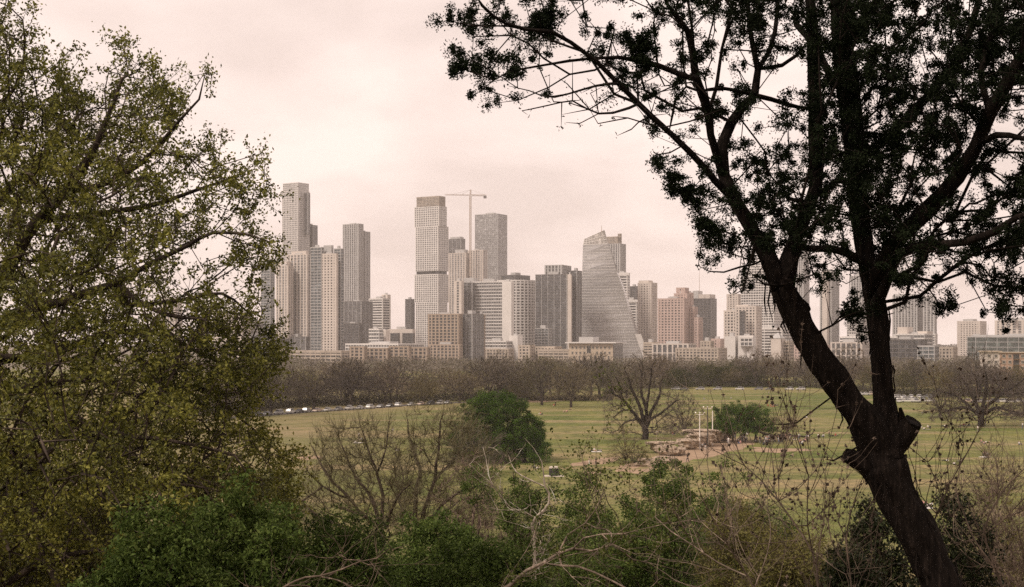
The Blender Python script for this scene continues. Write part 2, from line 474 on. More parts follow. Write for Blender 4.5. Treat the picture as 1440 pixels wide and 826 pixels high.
# the western side of the field is worn brown
mr3 = nt.nodes.new('ShaderNodeMapRange'); nt.links.new(sepn.outputs[0], mr3.inputs['Value']); mr3.interpolation_type = 'SMOOTHSTEP'
mr3.inputs['From Min'].default_value = -8; mr3.inputs['From Max'].default_value = -75; mr3.inputs['To Max'].default_value = 0.55
worn = mixc(nt, ramp(nt, n2, [(0.35, (0, 0, 0)), (0.62, (1, 1, 1))]), (0.155, 0.140, 0.06), (0.26, 0.195, 0.125))
far_ = nt.nodes.new('ShaderNodeMapRange'); nt.links.new(sepn.outputs[1], far_.inputs['Value']); far_.inputs['From Min'].default_value = 700; far_.inputs['From Max'].default_value = 900; far_.inputs['To Min'].default_value = 1; far_.inputs['To Max'].default_value = .2
mm_ = nt.nodes.new('ShaderNodeMath'); mm_.operation = 'MULTIPLY'; nt.links.new(mr3.outputs[0], mm_.inputs[0]); nt.links.new(far_.outputs[0], mm_.inputs[1])
c = mixc(nt, mm_.outputs[0], c, worn)
nt.links.new(c, b.inputs['Base Color']); b.inputs['Roughness'].default_value = 0.95; b.inputs['Specular IOR Level'].default_value = 0.1
bump(nt, b, n3, 0.6, 0.25)
go = gb.build('ground', m, smooth=True); tag(go, kind='structure')

dirtm = paint('bare_dirt', (0.31, 0.222, 0.15), 0.95, 0.28, 0.35, spec=0.1)
def patch(name, pts, seed):
    """bare earth worn into the grass: points are (px, py) on the ground"""
    P = np.array([G(*p)[:2] for p in pts]); n = len(P); o = []
    for i in range(n):
        a, b2 = P[i], P[(i + 1) % n]; L = np.linalg.norm(b2 - a); k = max(2, int(L / 0.8))
        nrm = np.array([(b2 - a)[1], -(b2 - a)[0]]) / (L + 1e-6)
        for t in range(k):
            q = a + (b2 - a) * t / k
            q = q + nrm * (1.3 * vnoise(q[0], q[1], 0.22, seed) + 0.9 * vnoise(q[0], q[1], 0.9, seed))
            o.append(q)
    mb = MB(); mb.add([(q[0], q[1], 0.006 + 0.004 * seed % 0.01) for q in o], ng=[list(range(len(o)))])
    e = mb.build(name, dirtm); tag(e, kind='structure')
patch('dirt_clearing', [(868, 664), (905, 655), (950, 652), (972, 648), (1000, 643), (1040, 632), (1062, 622), (1040, 617), (1010, 618), (985, 628), (955, 635), (930, 640), (900, 650), (868, 656)], 1)
patch('dirt_path', [(905, 660), (870, 662), (900, 668), (930, 658), (925, 655)], 2)
patch('dirt_path', [(1060, 636), (1095, 637), (1140, 634), (1138, 631), (1090, 631), (1062, 629)], 3)
patch('dirt_path', [(805, 652), (835, 646), (870, 642), (868, 650), (830, 655), (805, 656)], 4)
patch('dirt_path', [(402, 648), (425, 640), (455, 641), (452, 645), (425, 648)], 5)
patch('dirt_path', [(700, 652), (740, 645), (735, 652)], 6)
patch('dirt_path', [(816, 664), (846, 662), (835, 667)], 7)
patch('dirt_path', [(700, 566), (760, 566), (850, 560), (850, 557), (760, 562)], 8)
road = MB()
rp = [(300, 592), (366, 585.5), (430, 580.5), (520, 574.5), (600, 569), (660, 566)]
P = [G(*p) for p in rp]
for a, b2 in zip(P[:-1], P[1:]):
    d = unit(b2 - a); nn = np.array([-d[1], d[0], 0])
    road.add([a - nn * 1.2 + [0, 0, .012], b2 - nn * 1.2 + [0, 0, .012], b2 + nn * 7 + [0, 0, .012], a + nn * 7 + [0, 0, .012]], q=[[0, 1, 2, 3]])
tag(road.build('road', paint('asphalt', (0.09, 0.08, 0.075), 0.9, 0.3, 0.4)), kind='structure')

# ------------------------------------------------------------------ buildings
rng = np.random.default_rng(103)
def offset(poly, d):
    P = np.asarray(poly, float); n = len(P); out = []
    for i in range(n):
        a, b2, c2 = P[i - 1], P[i], P[(i + 1) % n]
        e1 = (b2 - a) / (np.linalg.norm(b2 - a) + 1e-9); e2 = (c2 - b2) / (np.linalg.norm(c2 - b2) + 1e-9)
        n1 = np.array([e1[1], -e1[0]]); n2 = np.array([e2[1], -e2[0]])
        mm = n1 + n2; mm /= max(0.2, (mm @ mm) / 2)
        out.append(b2 + mm * d)
    return np.array(out)
def quad(x0, xm, x1, D, th, dmax=55.0, dep=None):
    """box footprint (counter-clockwise) whose near corner is seen at xm, its faces reaching x0 and x1"""
    c, s = math.cos(th), math.sin(th)
    k0, km, k1 = [(x - CX) / F for x in (x0, xm, x1)]
    C = np.array([km * D, D])
    wl = (C[0] - k0 * D) / (c + k0 * s)
    dn = s - k1 * c
    wr = (k1 * D - C[0]) / dn if dn > 0.02 else dmax
    wr = min(max(wr, 4), dmax); wl = max(wl, 3)
    u = np.array([-c, s]); v = np.array([s, c])
    if dep: wr = dep
    return np.array([C, C + v * wr, C + v * wr + u * wl, C + u * wl])
MT = {}
def M(key):
    return MT[key]
MT['glass_grey'] = glassmat('glass_grey', (0.30, 0.30, 0.305), var=.25, top=1.4)
MT['glass_dark'] = glassmat('glass_dark', (0.085, 0.088, 0.095), metallic=0.2)
MT['glass_mid'] = glassmat('glass_mid', (0.17, 0.173, 0.18), metallic=0.3)
MT['glass_pale'] = glassmat('glass_pale', (0.42, 0.42, 0.42), metallic=0.4)
MT['glass_blue'] = glassmat('glass_blue', (0.14, 0.165, 0.18), metallic=0.3)
MT['glass_green'] = glassmat('glass_green', (0.14, 0.165, 0.16), metallic=0.3)
MT['cream'] = paint('cream_concrete', (0.58, 0.52, 0.47), 0.85, 0.1, 0.05)
MT['white'] = paint('white_panel', (0.68, 0.65, 0.62), 0.8, 0.08, 0.05)
MT['grey'] = paint('grey_concrete', (0.44, 0.43, 0.42), 0.85, 0.12, 0.05)
MT['dgrey'] = paint('dark_cladding', (0.15, 0.14, 0.135), 0.8, 0.15, 0.05)
MT['brown'] = paint('tan_brick', (0.35, 0.28, 0.222), 0.9, 0.12, 0.08)
MT['tan'] = paint('tan_stone', (0.48, 0.395, 0.305), 0.9, 0.1, 0.08)
MT['pinkb'] = paint('rose_granite', (0.47, 0.36, 0.32), 0.85, 0.1, 0.05)
MT['brick'] = paint('orange_brick', (0.40, 0.27, 0.20), 0.9, 0.12, 0.2)
MT['stone'] = paint('weathered_stone', (0.42, 0.36, 0.30), 0.9, 0.2, 0.1)
MT['steel'] = paint('painted_steel', (0.5, 0.42, 0.36), 0.6, 0.1, 0.1)

# style: core glass, band material, floor height, band thickness, pier material, pier spacing, pier width
ST = {
 'finegrid': ('glass_pale', 'white', 4.0, 0.8, 'white', 3.2, 0.6),
 'glassgrid': ('glass_grey', 'grey', 4.2, 0.7, 'grey', 6.0, 0.5),
 'paleglass': ('glass_pale', 'grey', 4.2, 0.5, 'grey', 4.0, .35),
 'palegrid': ('glass_grey', 'white', 3.9, 1.0, 'white', 4.0, 1.0),
 'ribs': ('glass_grey', 'cream', 3.6, 0.7, 'cream', 5.5, 2.2),
 'ribsw': ('glass_mid', 'cream', 3.6, 0.9, 'cream', 8.0, 3.6),
 'ribsg': ('glass_mid', 'grey', 3.8, 0.6, 'grey', 5.0, 2.0),
 'punch': ('glass_dark', 'cream', 3.6, 1.9, 'cream', 4.6, 2.6),
 'punchp': ('glass_dark', 'pinkb', 3.8, 1.8, 'pinkb', 4.6, 2.4),
 'punchw': ('glass_dark', 'cream', 4.0, 1.7, 'cream', 4.4, 2.0),
 'darkglass': ('glass_dark', 'dgrey', 4.0, 0.6, 'dgrey', 7.0, 0.5),
 'midglass': ('glass_mid', 'dgrey', 4.0, 0.7, 'grey', 9.0, 0.5),
 'blueglass': ('glass_blue', 'grey', 3.8, 0.8, 'grey', 5.0, .5),
 'stripes': ('glass_mid', 'white', 4.4, 1.3, 'grey', 3.6, .5),
 'stripesd': ('glass_dark', 'white', 4.2, 1.7, 'white', 30.0, 1.0),
 'balcony': ('glass_grey', 'white', 3.5, 1.1, 'white', 4.5, 1.3),
 'browngrid': ('glass_dark', 'brown', 3.4, 1.05, 'brown', 5.0, 1.9),
 'green': ('glass_green', 'grey', 4.5, 0.5, 'grey', 9.0, 0.4),
 'solidc': ('cream', None, 0, 0, None, 0, 0),
 'solidw': ('white', None, 0, 0, None, 0, 0),
 'solidg': ('grey', None, 0, 0, None, 0, 0),
 'solidd': ('dgrey', None, 0, 0, None, 0, 0),
 'garage': ('glass_dark', 'stone', 3.4, 1.8, 'stone', 6.0, .8),
 'lowrow': ('glass_dark', 'stone', 3.6, 1.5, 'stone', 4.0, 1.7),
 'solids': ('stone', None, 0, 0, None, 0, 0),
 'louver': ('glass_mid', 'stone', 2.4, 0.9, 'stone', 3.0, 0.9),
 'colonn': ('glass_mid', 'cream', 9.0, 1.0, 'cream', 6.0, 1.8),
 'grid': ('glass_mid', 'white', 4.0, 1.3, 'white', 4.2, 0.7),
}
def facade(parts, polyf, z0, z1, style, pr=0.35):
    bi = len(parts)
    core, bm, fh, bt, pm, ps, pw = ST[style]
    levels = [(z0, polyf(z0)), (z1, polyf(z1))] if not getattr(polyf, 'curved', False) else [(z, polyf(z)) for z in np.linspace(z0, z1, 14)]
    parts.setdefault(('wall', core, bi), MB()).loft(levels)
    if bm:
        mb = parts.setdefault(('floor_band', bm, bi), MB())
        n = max(1, int(round((z1 - z0) / fh))); fh = (z1 - z0) / n
        for i in range(n + 1):
            z = z0 + i * fh; a = z - bt * .5; b2 = z + bt * .5
            if i == n: a, b2 = z - bt, z + 0.5
            if i == 0: a = z0 + 0.01
            pz = offset(polyf(min(max(z, z0), z1)), pr)
            mb.loft([(a, pz), (b2, pz)])
    if pm:
        mb = parts.setdefault(('pier', pm, bi), MB()); P0 = offset(polyf(z0), 0); P1 = polyf(z1); nn = len(P0)
        for i in range(nn):
            a, b2 = P0[i], P0[(i + 1) % nn]; c2, d2 = P1[i], P1[(i + 1) % nn]
            L = np.linalg.norm(b2 - a)
            if L < 2: continue
            e = (b2 - a) / L; nr = np.array([e[1], -e[0]])
            if nr[1] > 0.3: continue                       # far side, never seen from the park
            k = max(1, int(round(L / ps)))
            for j in range(k + 1):
                t = j / k; t = min(max(t, pw * .5 / L), 1 - pw * .5 / L)
                for_ = []
                for A, B in ((a, b2), (c2, d2)):
                    q = A + (B - A) * t; hw = e * min(pw * .5, L * .45); o = nr * (pr + 0.12)
                    for_.append(np.array([q - hw + o, q + hw + o, q + hw - nr * .2, q - hw - nr * .2]))
                mb.loft([(z0 + 0.02, for_[0]), (z1 + 0.55, for_[1])])
def ztop(py, D): return CAMZ - (py - HY) / F * D
LAND = []
def building(name, label, blocks, D, th=32, cat='building', short=None, extra=None, group=None):
    """blocks: (x0, xm, x1, ytop, ybottom|None, style[, depth offset])"""
    parts = {}; xs = []
    for bl in blocks:
        x0, xm, x1, yt, yb, st = bl[:6]; dd = D + (bl[6] if len(bl) > 6 else 0)
        if xm is None: xm = x0 + (x1 - x0) * 0.8
        poly = quad(x0, xm, x1, dd, math.radians(th))
        z1 = ztop(yt, dd); z0 = 0.0 if yb is None else ztop(yb, dd)
        facade(parts, lambda z, p=poly: p, z0, z1, st)
        # parapet and roof plant
        if z1 - z0 > 20 and yb is None or st in ('palegrid', 'ribs'):
            cxy = poly.mean(0); q = cxy + (poly - cxy) * 0.35
            parts.setdefault(('roof_plant', 'grey', len(parts)), MB()).loft([(z1 + 0.01, q), (z1 + rng.uniform(2, 4.5), q)])
        xs += [x0, x1]
    cx = (min(xs) + max(xs)) / 2; loc = W(cx, HY, D); loc[2] = 0
    e = empty(name, loc); tag(e, label, cat, group)
    if extra: extra(parts)
    for (pn, mk, *_k), mb in parts.items():
        mb.v = [v - loc for v in mb.v]
        mb.build(pn, M(mk), e)
    LAND.append((min(xs), max(xs), D, short or label))
    return e
B = building
def add_mast(parts, px, y0, y1, D, r=0.9, key='steel'):
    mb = parts.setdefault(('antenna', key), MB())
    a = W(px, y0, D); b2 = W(px, y1, D); tube(mb, [a, (a + b2) / 2, b2], [r, r * .7, r * .3], 5)
rng = np.random.default_rng(250)
B('skyscraper', 'tallest slim skyscraper at the left with a pale crown and dark balconies', [
   (397, 419, 435, 268, None, 'palegrid'), (398, 419, 434, 257, 268, 'finegrid'), (420, 433, 436, 272, 330, 'midglass', 8), (425, 440, 446.5, 317, None, 'midglass', 30)], 2600, 34, short='tallest tower')
B('glass_tower', 'narrow blue-grey glass tower half hidden by the left tree leaves', [(367, 380, 386, 366, None, 'blueglass')], 2050, 30, short='leaf-hidden glass tower')
B('apartment_tower', 'cream high-rise with vertical ribs on a dark glass podium', [
   (388, 405, 412, 374, 476, 'ribs', -6), (404, 432, 437, 358, 476, 'ribs'), (410, 430, 434, 353, 359, 'solidc', 6), (390, 403, 409, 368, 375, 'solidc', 2), (386, 430, 440, 474, None, 'midglass', -14)], 1900, 30, short='cream ribbed tower')
B('apartment_tower', 'pale tower of square windows between two blue glass wings, small dome on top', [
   (451, 473, 475, 357, None, 'punch', -8), (437, 452, 455, 348, None, 'blueglass'), (470, 479, 483, 350, None, 'blueglass', 4), (455, 466, 469, 345, 357, 'solidg', 5)], 1850, 24, short='twin-wing pale tower')
B('skyscraper', 'plain grey-brown slab tower with stepped right shoulder, left of the empty sky gap', [
   (482, 504, 511, 315, None, 'ribsg'), (500, 513, 520.5, 326, None, 'ribsg', 20)], 2500, 32, short='grey slab tower')
B('office_block', 'dark glass office block below the grey-brown slab tower', [
   (484, 508, 524, 424, None, 'midglass'), (483, 505, 510, 455, None, 'darkglass', -40)], 2150, 34, short='dark glass offices')
B('office_block', 'mid-rise with a cream right wall and dark glass left face', [
   (519, 538, 548, 420, None, 'stripesd'), (537, 545, 549, 415, None, 'ribsw', 25)], 2250, 34, short='cream-edged mid-rise')
B('office_block', 'low white banded office block with upright white fins', [
   (519, 533, 538, 463, None, 'stripes'), (533, 543, 548, 465, None, 'ribsw', 15)], 1750, 30, short='white banded block')
B('office_block', 'low cream framed block with two dark window panels', [
   (545, 580, 584, 463, None, 'solidc'), (549, 560, 561, 469, 485, 'darkglass', -9), (566, 581, 582, 469, 485, 'darkglass', -10)], 1850, 20, short='two-panel cream block')
B('office_tower', 'narrow dark glass tower standing in the sky gap', [(570, 578, 583, 421, None, 'darkglass')], 2500, 34, short='narrow dark tower')
B('skyscraper', 'tall white tower of stacked shifted sections with louvred crown', [
   (586, 617, 626, 276, 290, 'louver'), (583, 617, 628, 290, 318, 'balcony'), (584.5, 616, 630.5, 318, 381, 'balcony'), (586, 616, 628, 381, 386, 'darkglass', 4),
   (583, 616, 630.5, 386, 425, 'balcony'), (584.5, 616, 629, 425, None, 'balcony')], 2300, 33, short='stacked white tower')
B('office_tower', 'grey glass tower with a rounded top behind the crane mast', [(631, 648, 654, 336, None, 'midglass'), (633, 647, 652, 333, 337, 'solidg', 5)], 2850, 34, short='rounded grey tower')
B('apartment_tower', 'cream ribbed tower with the tower crane rising from its roof', [
   (631, 655, 668, 356, None, 'ribs'), (658, 679, 685, 352, None, 'ribs', -8), (640, 653, 658, 351, 356, 'solidg', 6)], 2450, 32, short='cream tower under the crane')
B('skyscraper', 'smooth glass tower with bright left face and dark right face', [(668, 700, 713, 301, None, 'paleglass')], 2650, 28, short='smooth glass tower')
B('office_building', 'broad white office building with horizontal window stripes and white end piers', [
   (639, 649, 652, 396, None, 'ribsw', -8), (650, 664, 668, 398, None, 'midglass', 4), (664, 708, 712, 396, None, 'stripes'), (706, 719, 723, 396, None, 'solidw', -8), (652, 666, 672, 391, 398, 'solidg', 16)], 1900, 22, short='broad striped offices')
B('apartment_block', 'tan gridded apartment block with a dark glass right end', [
   (602, 645, 650, 442, None, 'browngrid'), (647, 664, 680, 442, None, 'midglass', 6), (604, 646, 650, 485, None, 'browngrid', -22), (672, 678, 682, 443, None, 'browngrid', 30)], 1600, 26, short='tan apartment block')
B('office_block', 'low white block with a wide window band beside the tan apartments', [
   (678, 712, 721, 480, None, 'stripes'), (716, 728, 735, 472, None, 'solidw', 10), (680, 715, 722, 491, None, 'lowrow', -12)], 1700, 26, short='low white block')
def curved_bands(parts):
    D = 2050; c = W(722, HY, D + 28)[:2]; R = 27
    ang = np.linspace(0, 2 * np.pi, 28, endpoint=False); poly = c + np.stack([np.cos(ang) * R, np.sin(ang) * R * 0.9], 1) + [4, 0]
    facade(parts, lambda z: poly, 0, ztop(394, D), 'stripesd', 0.9)
B('office_tower', 'rounded dark tower ringed with pale balconies', [(705, 724, 745, 387, None, 'darkglass', 30)], 2050, 34, short='ringed balcony tower', extra=curved_bands)
B('office_building', 'wide dark glass office tower with a grey penthouse and cream corner pier', [
   (753, 797, 804, 386, None, 'midglass'), (766, 790, 803, 373, 386, 'ribsg', 12), (798, 803, 804.5, 386, None, 'solidc', -3), (802, 811, 818, 381, None, 'midglass', 30), (752, 771, 776, 462, None, 'blueglass', -40)], 1980, 22, short='wide dark offices')

# the sail-shaped tower: its right edge leans in as it climbs
def sail():
    D = 2050; th = math.radians(24); e = empty('sail_tower', (W(865, HY, D)[0], D, 0))
    tag(e, 'sail-shaped silver glass tower with a long curved leaning right edge', 'skyscraper')
    loc = np.array(e.location)
    ys_ = [520, 501, 488, 476, 464, 452, 440, 428, 414, 401, 389, 377, 361, 345, 332]
    xr = [911, 906.5, 903.2, 900, 896, 892.3, 888.7, 885, 881, 877, 872, 867, 862, 857, 852]
    xl = [815.5, 815.5, 816, 816.3, 816.6, 817, 817.3, 817.7, 818, 818.3, 818.7, 819, 819.5, 820.2, 821]
    zs = np.array([ztop(y, D) for y in ys_])[::1]
    def poly(z):
        a = np.interp(z, zs, xl); r = np.interp(z, zs, xr)
        A = np.array([(a - CX) / F * (D + 22), D + 22]); Cn = np.array([((a + (r - a) * .96) - CX) / F * D, D]); R1 = np.array([(r - CX) / F * (D + 24), D + 24])
        return np.array([A, Cn, R1, R1 + [-4, 30], A + [2, 34]])
    poly.curved = True
    parts = {}
    MT['sailglass'] = glassmat('silver_glass', (0.56, 0.55, 0.55), cell=(2.2, 2.2, 4.0), metallic=0.35, var=0.1, top=1.2)
    ST['sail'] = ('sailglass', 'white', 4.1, 0.6, 'grey', 3.4, 0.3)
    facade(parts, poly, 0, ztop(343, D), 'sail', 0.3)
    # glazed crown: its roof slopes up to a point at the right
    z0 = ztop(343, D); P0 = poly(z0); P1 = offset(poly(ztop(330, D)), -1)
    top = np.array([ztop(335, D), ztop(324, D), ztop(331, D), ztop(334, D), ztop(337, D)])
    cr = MB(); mid = [z0 + (top - z0) * t for t in (0.33, 0.66, 1.0)]
    cr.loft([(z0 + 0.1, P0)] + [(mid[i], P0 + (P1 - P0) * t) for i, t in enumerate((0.33, 0.66, 1.0))])
    cr.v = [v - loc for v in cr.v]
    MT['crownglass'] = glassmat('crown_glass', (0.55, 0.52, 0.49), cell=(4, 4, 4), metallic=0.3)
    cr.build('crown', MT['crownglass'], e)
    fr = MB()
    for i in range(2):
        for t in np.linspace(0, 1, 9 if i == 0 else 3):
            a = P0[i] + (P0[i + 1] - P0[i]) * t; b2 = P1[i] + (P1[i + 1] - P1[i]) * t; zt = top[i] + (top[i + 1] - top[i]) * t
            tube(fr, [(a[0], a[1] - .3, z0), (b2[0], b2[1] - .3, zt)], [0.45, 0.45], 4)
        for s in (0.3, 0.6, 1.0):
            a = P0[i] + (P1[i] - P0[i]) * s; b2 = P0[i + 1] + (P1[i + 1] - P0[i + 1]) * s
            tube(fr, [(a[0], a[1] - .3, z0 + (top[i] - z0) * s), (b2[0], b2[1] - .3, z0 + (top[i + 1] - z0) * s)], [0.5, 0.5], 4)
    fr.v = [v - loc for v in fr.v]; fr.build('crown_frame', M('white'), e)
    an = MB(); c2 = W(846, 326, D); tube(an, [c2, c2 + [0, 0, 9]], [0.6, 0.2], 5); an.v = [v - loc for v in an.v]; an.build('antenna', M('steel'), e)
    for (pn, mk, *_k), mb in parts.items():
        mb.v = [v - loc for v in mb.v]; mb.build(pn, M(mk), e)
    # pale sloping wing at the foot of the curve
    wg = MB(); a = W(893, 470, D - 12); b2 = W(901, 470, D - 12); c2 = W(914, 505, D - 12); d2 = W(905, 505, D - 12)
    f4 = [d2, c2, b2, a]; wg.add([*f4, *[p + [3, 25, 0] for p in f4]], q=[[0, 1, 2, 3], [7, 6, 5, 4], [1, 5, 6, 2], [0, 3, 7, 4], [3, 2, 6, 7]])
    wg.v = [v - loc for v in wg.v]; wg.build('sloping_wing', M('white'), e)
    LAND.append((816, 905, D, 'sail tower'))
sail()
B('skyscraper', 'grey tower with a scooped roof rising right behind the sail tower', [
   (850, 868, 874, 343, None, 'ribsg', 30), (852, 872, 880, 343, None, 'ribsg'), (849, 868, 874, 333, 343, 'louver', 4), (869, 872, 874, 329, 334, 'louver', 2)], 2600, 32, short='scoop-roofed tower')
B('apartment_tower', 'white-framed terraced tower stepping down beside the curved glass edge', [
   (864, 882, 885.5, 384, None, 'stripesd'), (878, 895, 898, 422, None, 'stripesd', -20), (890, 909, 913, 467, None, 'stripesd', -40),
   (864, 885, 886, 384, 387, 'solidw', -2), (878, 897, 898.5, 421.5, 425, 'solidw', -22), (890, 911, 913.5, 466, 470, 'solidw', -42)], 2200, 22, short='white-framed terraces')
B('office_tower', 'dark block peeking between the white terraces and the cream condominium', [(885, 894, 899, 403, None, 'darkglass')], 2350, 30, short='dark peeking block')
B('apartment_tower', 'slim cream condominium tower with stacked balconies and flat crown', [
   (897, 916, 924, 398, None, 'punch'), (898, 912, 918, 394.5, 398, 'solidc', 5)], 2100, 32, short='slim cream condominium')
B('office_building', 'rose granite office building with a tall left block and raised centre', [
   (925, 962, 969, 420, None, 'punchp', -10), (948, 966, 970, 413, None, 'punchp', 8), (951, 963, 968.5, 405, 414, 'punchp', 14), (966, 971, 975, 412, None, 'punchp', 20), (970, 976, 981, 432, None, 'punchp', 6), (976, 982, 988, 447, None, 'punchp', 0)], 2000, 26, short='rose granite offices')
B('office_tower', 'dark tower with a pale cap and a thin antenna', [
   (974, 1000, 1007.5, 420, None, 'darkglass'), (978, 998, 1006, 414, 420, 'solidc', 4), (974, 982, 988, 409, 420, 'solidg', 12)], 2400, 26, short='antenna tower', extra=lambda p: add_mast(p, 983.5, 410, 377, 2400, .5))
B('apartment_tower', 'small pink-grey tower behind the square-windowed bank', [(1022, 1038, 1044, 414, None, 'punch')], 2350, 28, short='small pink tower')
B('office_building', 'pale pink gridded building with a dark glass centre strip', [
   (1018, 1050, 1054, 437, None, 'punchw'), (1034, 1063, 1071, 431, None, 'punchw', -6), (1040, 1047, 1048, 438, 478, 'darkglass', -16), (1035, 1052, 1058, 429, 432, 'solidc', 2)], 1900, 24, short='pink gridded bank')
def crown4(parts):
    D = 2150
    for i, (a, b2, y0, y1) in enumerate([(1046, 1098, 388, 376), (1052, 1092, 376, 366)]):
        p = quad(a, a + (b2 - a) * .7, b2, D + 6 + i * 6, math.radians(34)); facade(parts, lambda z, p=p: p, ztop(y0, D), ztop(y1, D), 'grid')
B('skyscraper', 'broad white gridded tower with a stepped crown behind the leaning juniper limb', [
   (1042, 1088, 1112, 388, None, 'grid'), (1050, 1100, 1118, 462, None, 'stripesd', -25)], 2150, 34, short='white gridded tower', extra=crown4)
B('bank_building', 'low white frame with a dark grid of openings before the pink bank', [
   (1019, 1034, 1040, 473, None, 'solidw', 8), (1038, 1059, 1063, 472, None, 'solidw'), (1041, 1058.5, 1059, 475, 487, 'grid', -5)], 1650, 16, short='low white framed bank')
def gable(parts):
    D = 1550; p = quad(1084, 1098, 1104, D, math.radians(26)); c = p.mean(0); z = ztop(476, D)
    parts.setdefault(('roof', 'grey'), MB()).loft([(z + .02, offset(p, .5)), (z + 6, c + (p - c) * .12)])
B('stone_hall', 'pale windowless stone hall with a pointed roof', [(1084, 1098, 1104, 476, None, 'solidc'), (1100, 1110, 1116, 480, None, 'garage', 8)], 1550, 26, short='pale stone hall', extra=gable)
B('skyscraper', 'pale smooth tower seen between the two juniper trunks, left one', [(1112, 1130, 1138, 352, None, 'ribsg')], 2350, 34, short='pale tower between trunks')
B('skyscraper', 'slim tower of dark and pale vertical stripes between the juniper trunks', [(1153, 1169, 1180, 382, None, 'ribsg'), (1156, 1163, 1166, 380, None, 'solidc', -5)], 2200, 36, short='striped slim tower')
B('apartment_tower', 'grey tower with a wider base just left of the upright juniper trunk', [(1196, 1212, 1220, 388, None, 'ribsg', 20), (1191, 1214, 1224, 450, None, 'grid')], 2300, 34, short='grey wide-based tower')
B('civic_building', 'low building with a long row of pale columns', [(1168, 1212, 1222, 482, None, 'colonn'), (1181, 1212, 1222, 474, None, 'stripes', 18)], 1650, 26, short='columned building')
B('office_tower', 'dark grey ribbed tower right of the upright juniper trunk', [(1255, 1290, 1298, 416, None, 'ribsg'), (1257, 1286, 1296, 413.5, 416, 'solidg', 4)], 2200, 30, short='dark ribbed tower')
B('office_tower', 'narrow bluish slab tower next to the dark ribbed tower', [(1298, 1314, 1317, 417, None, 'ribsg'), (1299, 1315, 1318, 470, None, 'grid', -12)], 2150, 20, short='narrow bluish slab')
B('hotel', 'cream stepped hotel with curved white balcony bands', [(1260, 1300, 1311, 470, None, 'stripes'), (1262, 1276, 1284, 460, 470, 'solidc', 12), (1290, 1304, 1312, 466, 470, 'solidc', 14), (1250, 1262, 1268, 474, None, 'stripes', 10)], 1500, 26, short='cream stepped hotel')
B('office_block', 'low dark glass block in front of the stepped hotel', [(1246, 1292, 1303, 478, None, 'darkglass'), (1290, 1314, 1320, 487, None, 'blueglass', -16)], 1400, 26, short='low dark block')
B('apartment_tower', 'grey apartment slab standing alone at the right', [(1346, 1378, 1387, 452, None, 'punch'), (1354, 1368, 1374, 449, 452, 'solidg', 8)], 2300, 30, short='lone grey slab')
B('apartment_building', 'cream and brown striped apartment building at the right edge', [(1399, 1470, 1490, 451, None, 'ribsw'), (1422, 1428, 1432, 447, 451, 'solidg', 10)], 2000, 30, short='striped edge apartments')
B('office_building', 'long green glass office building with a flat pale roof', [(1372, 1510, 1540, 474, None, 'green'), (1360, 1384, 1390, 474, None, 'green', 30), (1366, 1512, 1530, 471, 474, 'solidg', 3)], 1300, 20, short='green glass offices')
B('parking_garage', 'low cream garage with open decks at the foot of the cream tower', [(380, 480, 496, 494, None, 'garage'), (380, 398, 404, 490, None, 'solids', 20)], 1450, 24, short='cream garage')
B('apartment_block', 'long low brown apartment block with white square windows', [
   (492, 512, 516, 488, None, 'browngrid', -6), (514, 545, 549, 490, None, 'browngrid'), (547, 575, 578, 487.5, None, 'browngrid', -5), (576, 601, 605, 489, None, 'browngrid', 2)], 1400, 24, short='low brown apartments')
B('warehouse', 'low pale construction site building beside the tan hall', [(757, 800, 815, 492, None, 'garage'), (752, 780, 790, 488, None, 'lowrow', 20), (729, 745, 752, 486, None, 'lowrow', 10)], 1500, 26, short='low pale building')
B('office_block', 'grey colonnaded block at the foot of the rose offices', [(917, 968, 978, 484, None, 'colonn'), (905, 918, 926, 482, None, 'garage', 20)], 1650, 26, short='grey colonnade')
B('office_block', 'small white box building under the antenna tower', [(985, 999, 1004, 480, None, 'lowrow'), (1000, 1013, 1018, 477, None, 'punchp', 20)], 1700, 26, short='small white box')
B('apartment_block', 'low cream block on the skyline right of the dark towers', [(1320, 1340, 1346, 489, None, 'lowrow')], 1450, 26, short='small cream block')
B('apartment_building', 'beige apartment building glimpsed through the left tree leaves', [(300, 340, 352, 440, None, 'punch'), (340, 362, 370, 452, None, 'stripes', 20)], 1900, 30, short='leaf-hidden beige block')
B('office_block', 'grey office block glimpsed low through the left tree leaves', [(352, 378, 390, 470, None, 'midglass')], 1750, 30, short='leaf-hidden grey block')
B('apartment_tower', 'pale tower glimpsed through the thick of the left tree', [(225, 246, 256, 420, None, 'ribs')], 2100, 34, short='deep-hidden pale tower')
B('office_block', 'wide brown block between the pale stone hall and the colonnade', [(1116, 1160, 1170, 486, None, 'punchp')], 1750, 26, short='wide brown block')
B('office_block', 'low grey street block behind the low brown apartments', [(486, 560, 602, 484, None, 'grid')], 1700, 30, short='low grey street block')
B('office_block', 'low street block under the broad dark offices', [(745, 800, 830, 494, None, 'stripesd')], 1700, 30, short='low street block')
B('apartment_block', 'low cream row behind the bare trees near the antenna tower', [(950, 1010, 1022, 490, None, 'lowrow')], 1560, 26, short='low cream row')

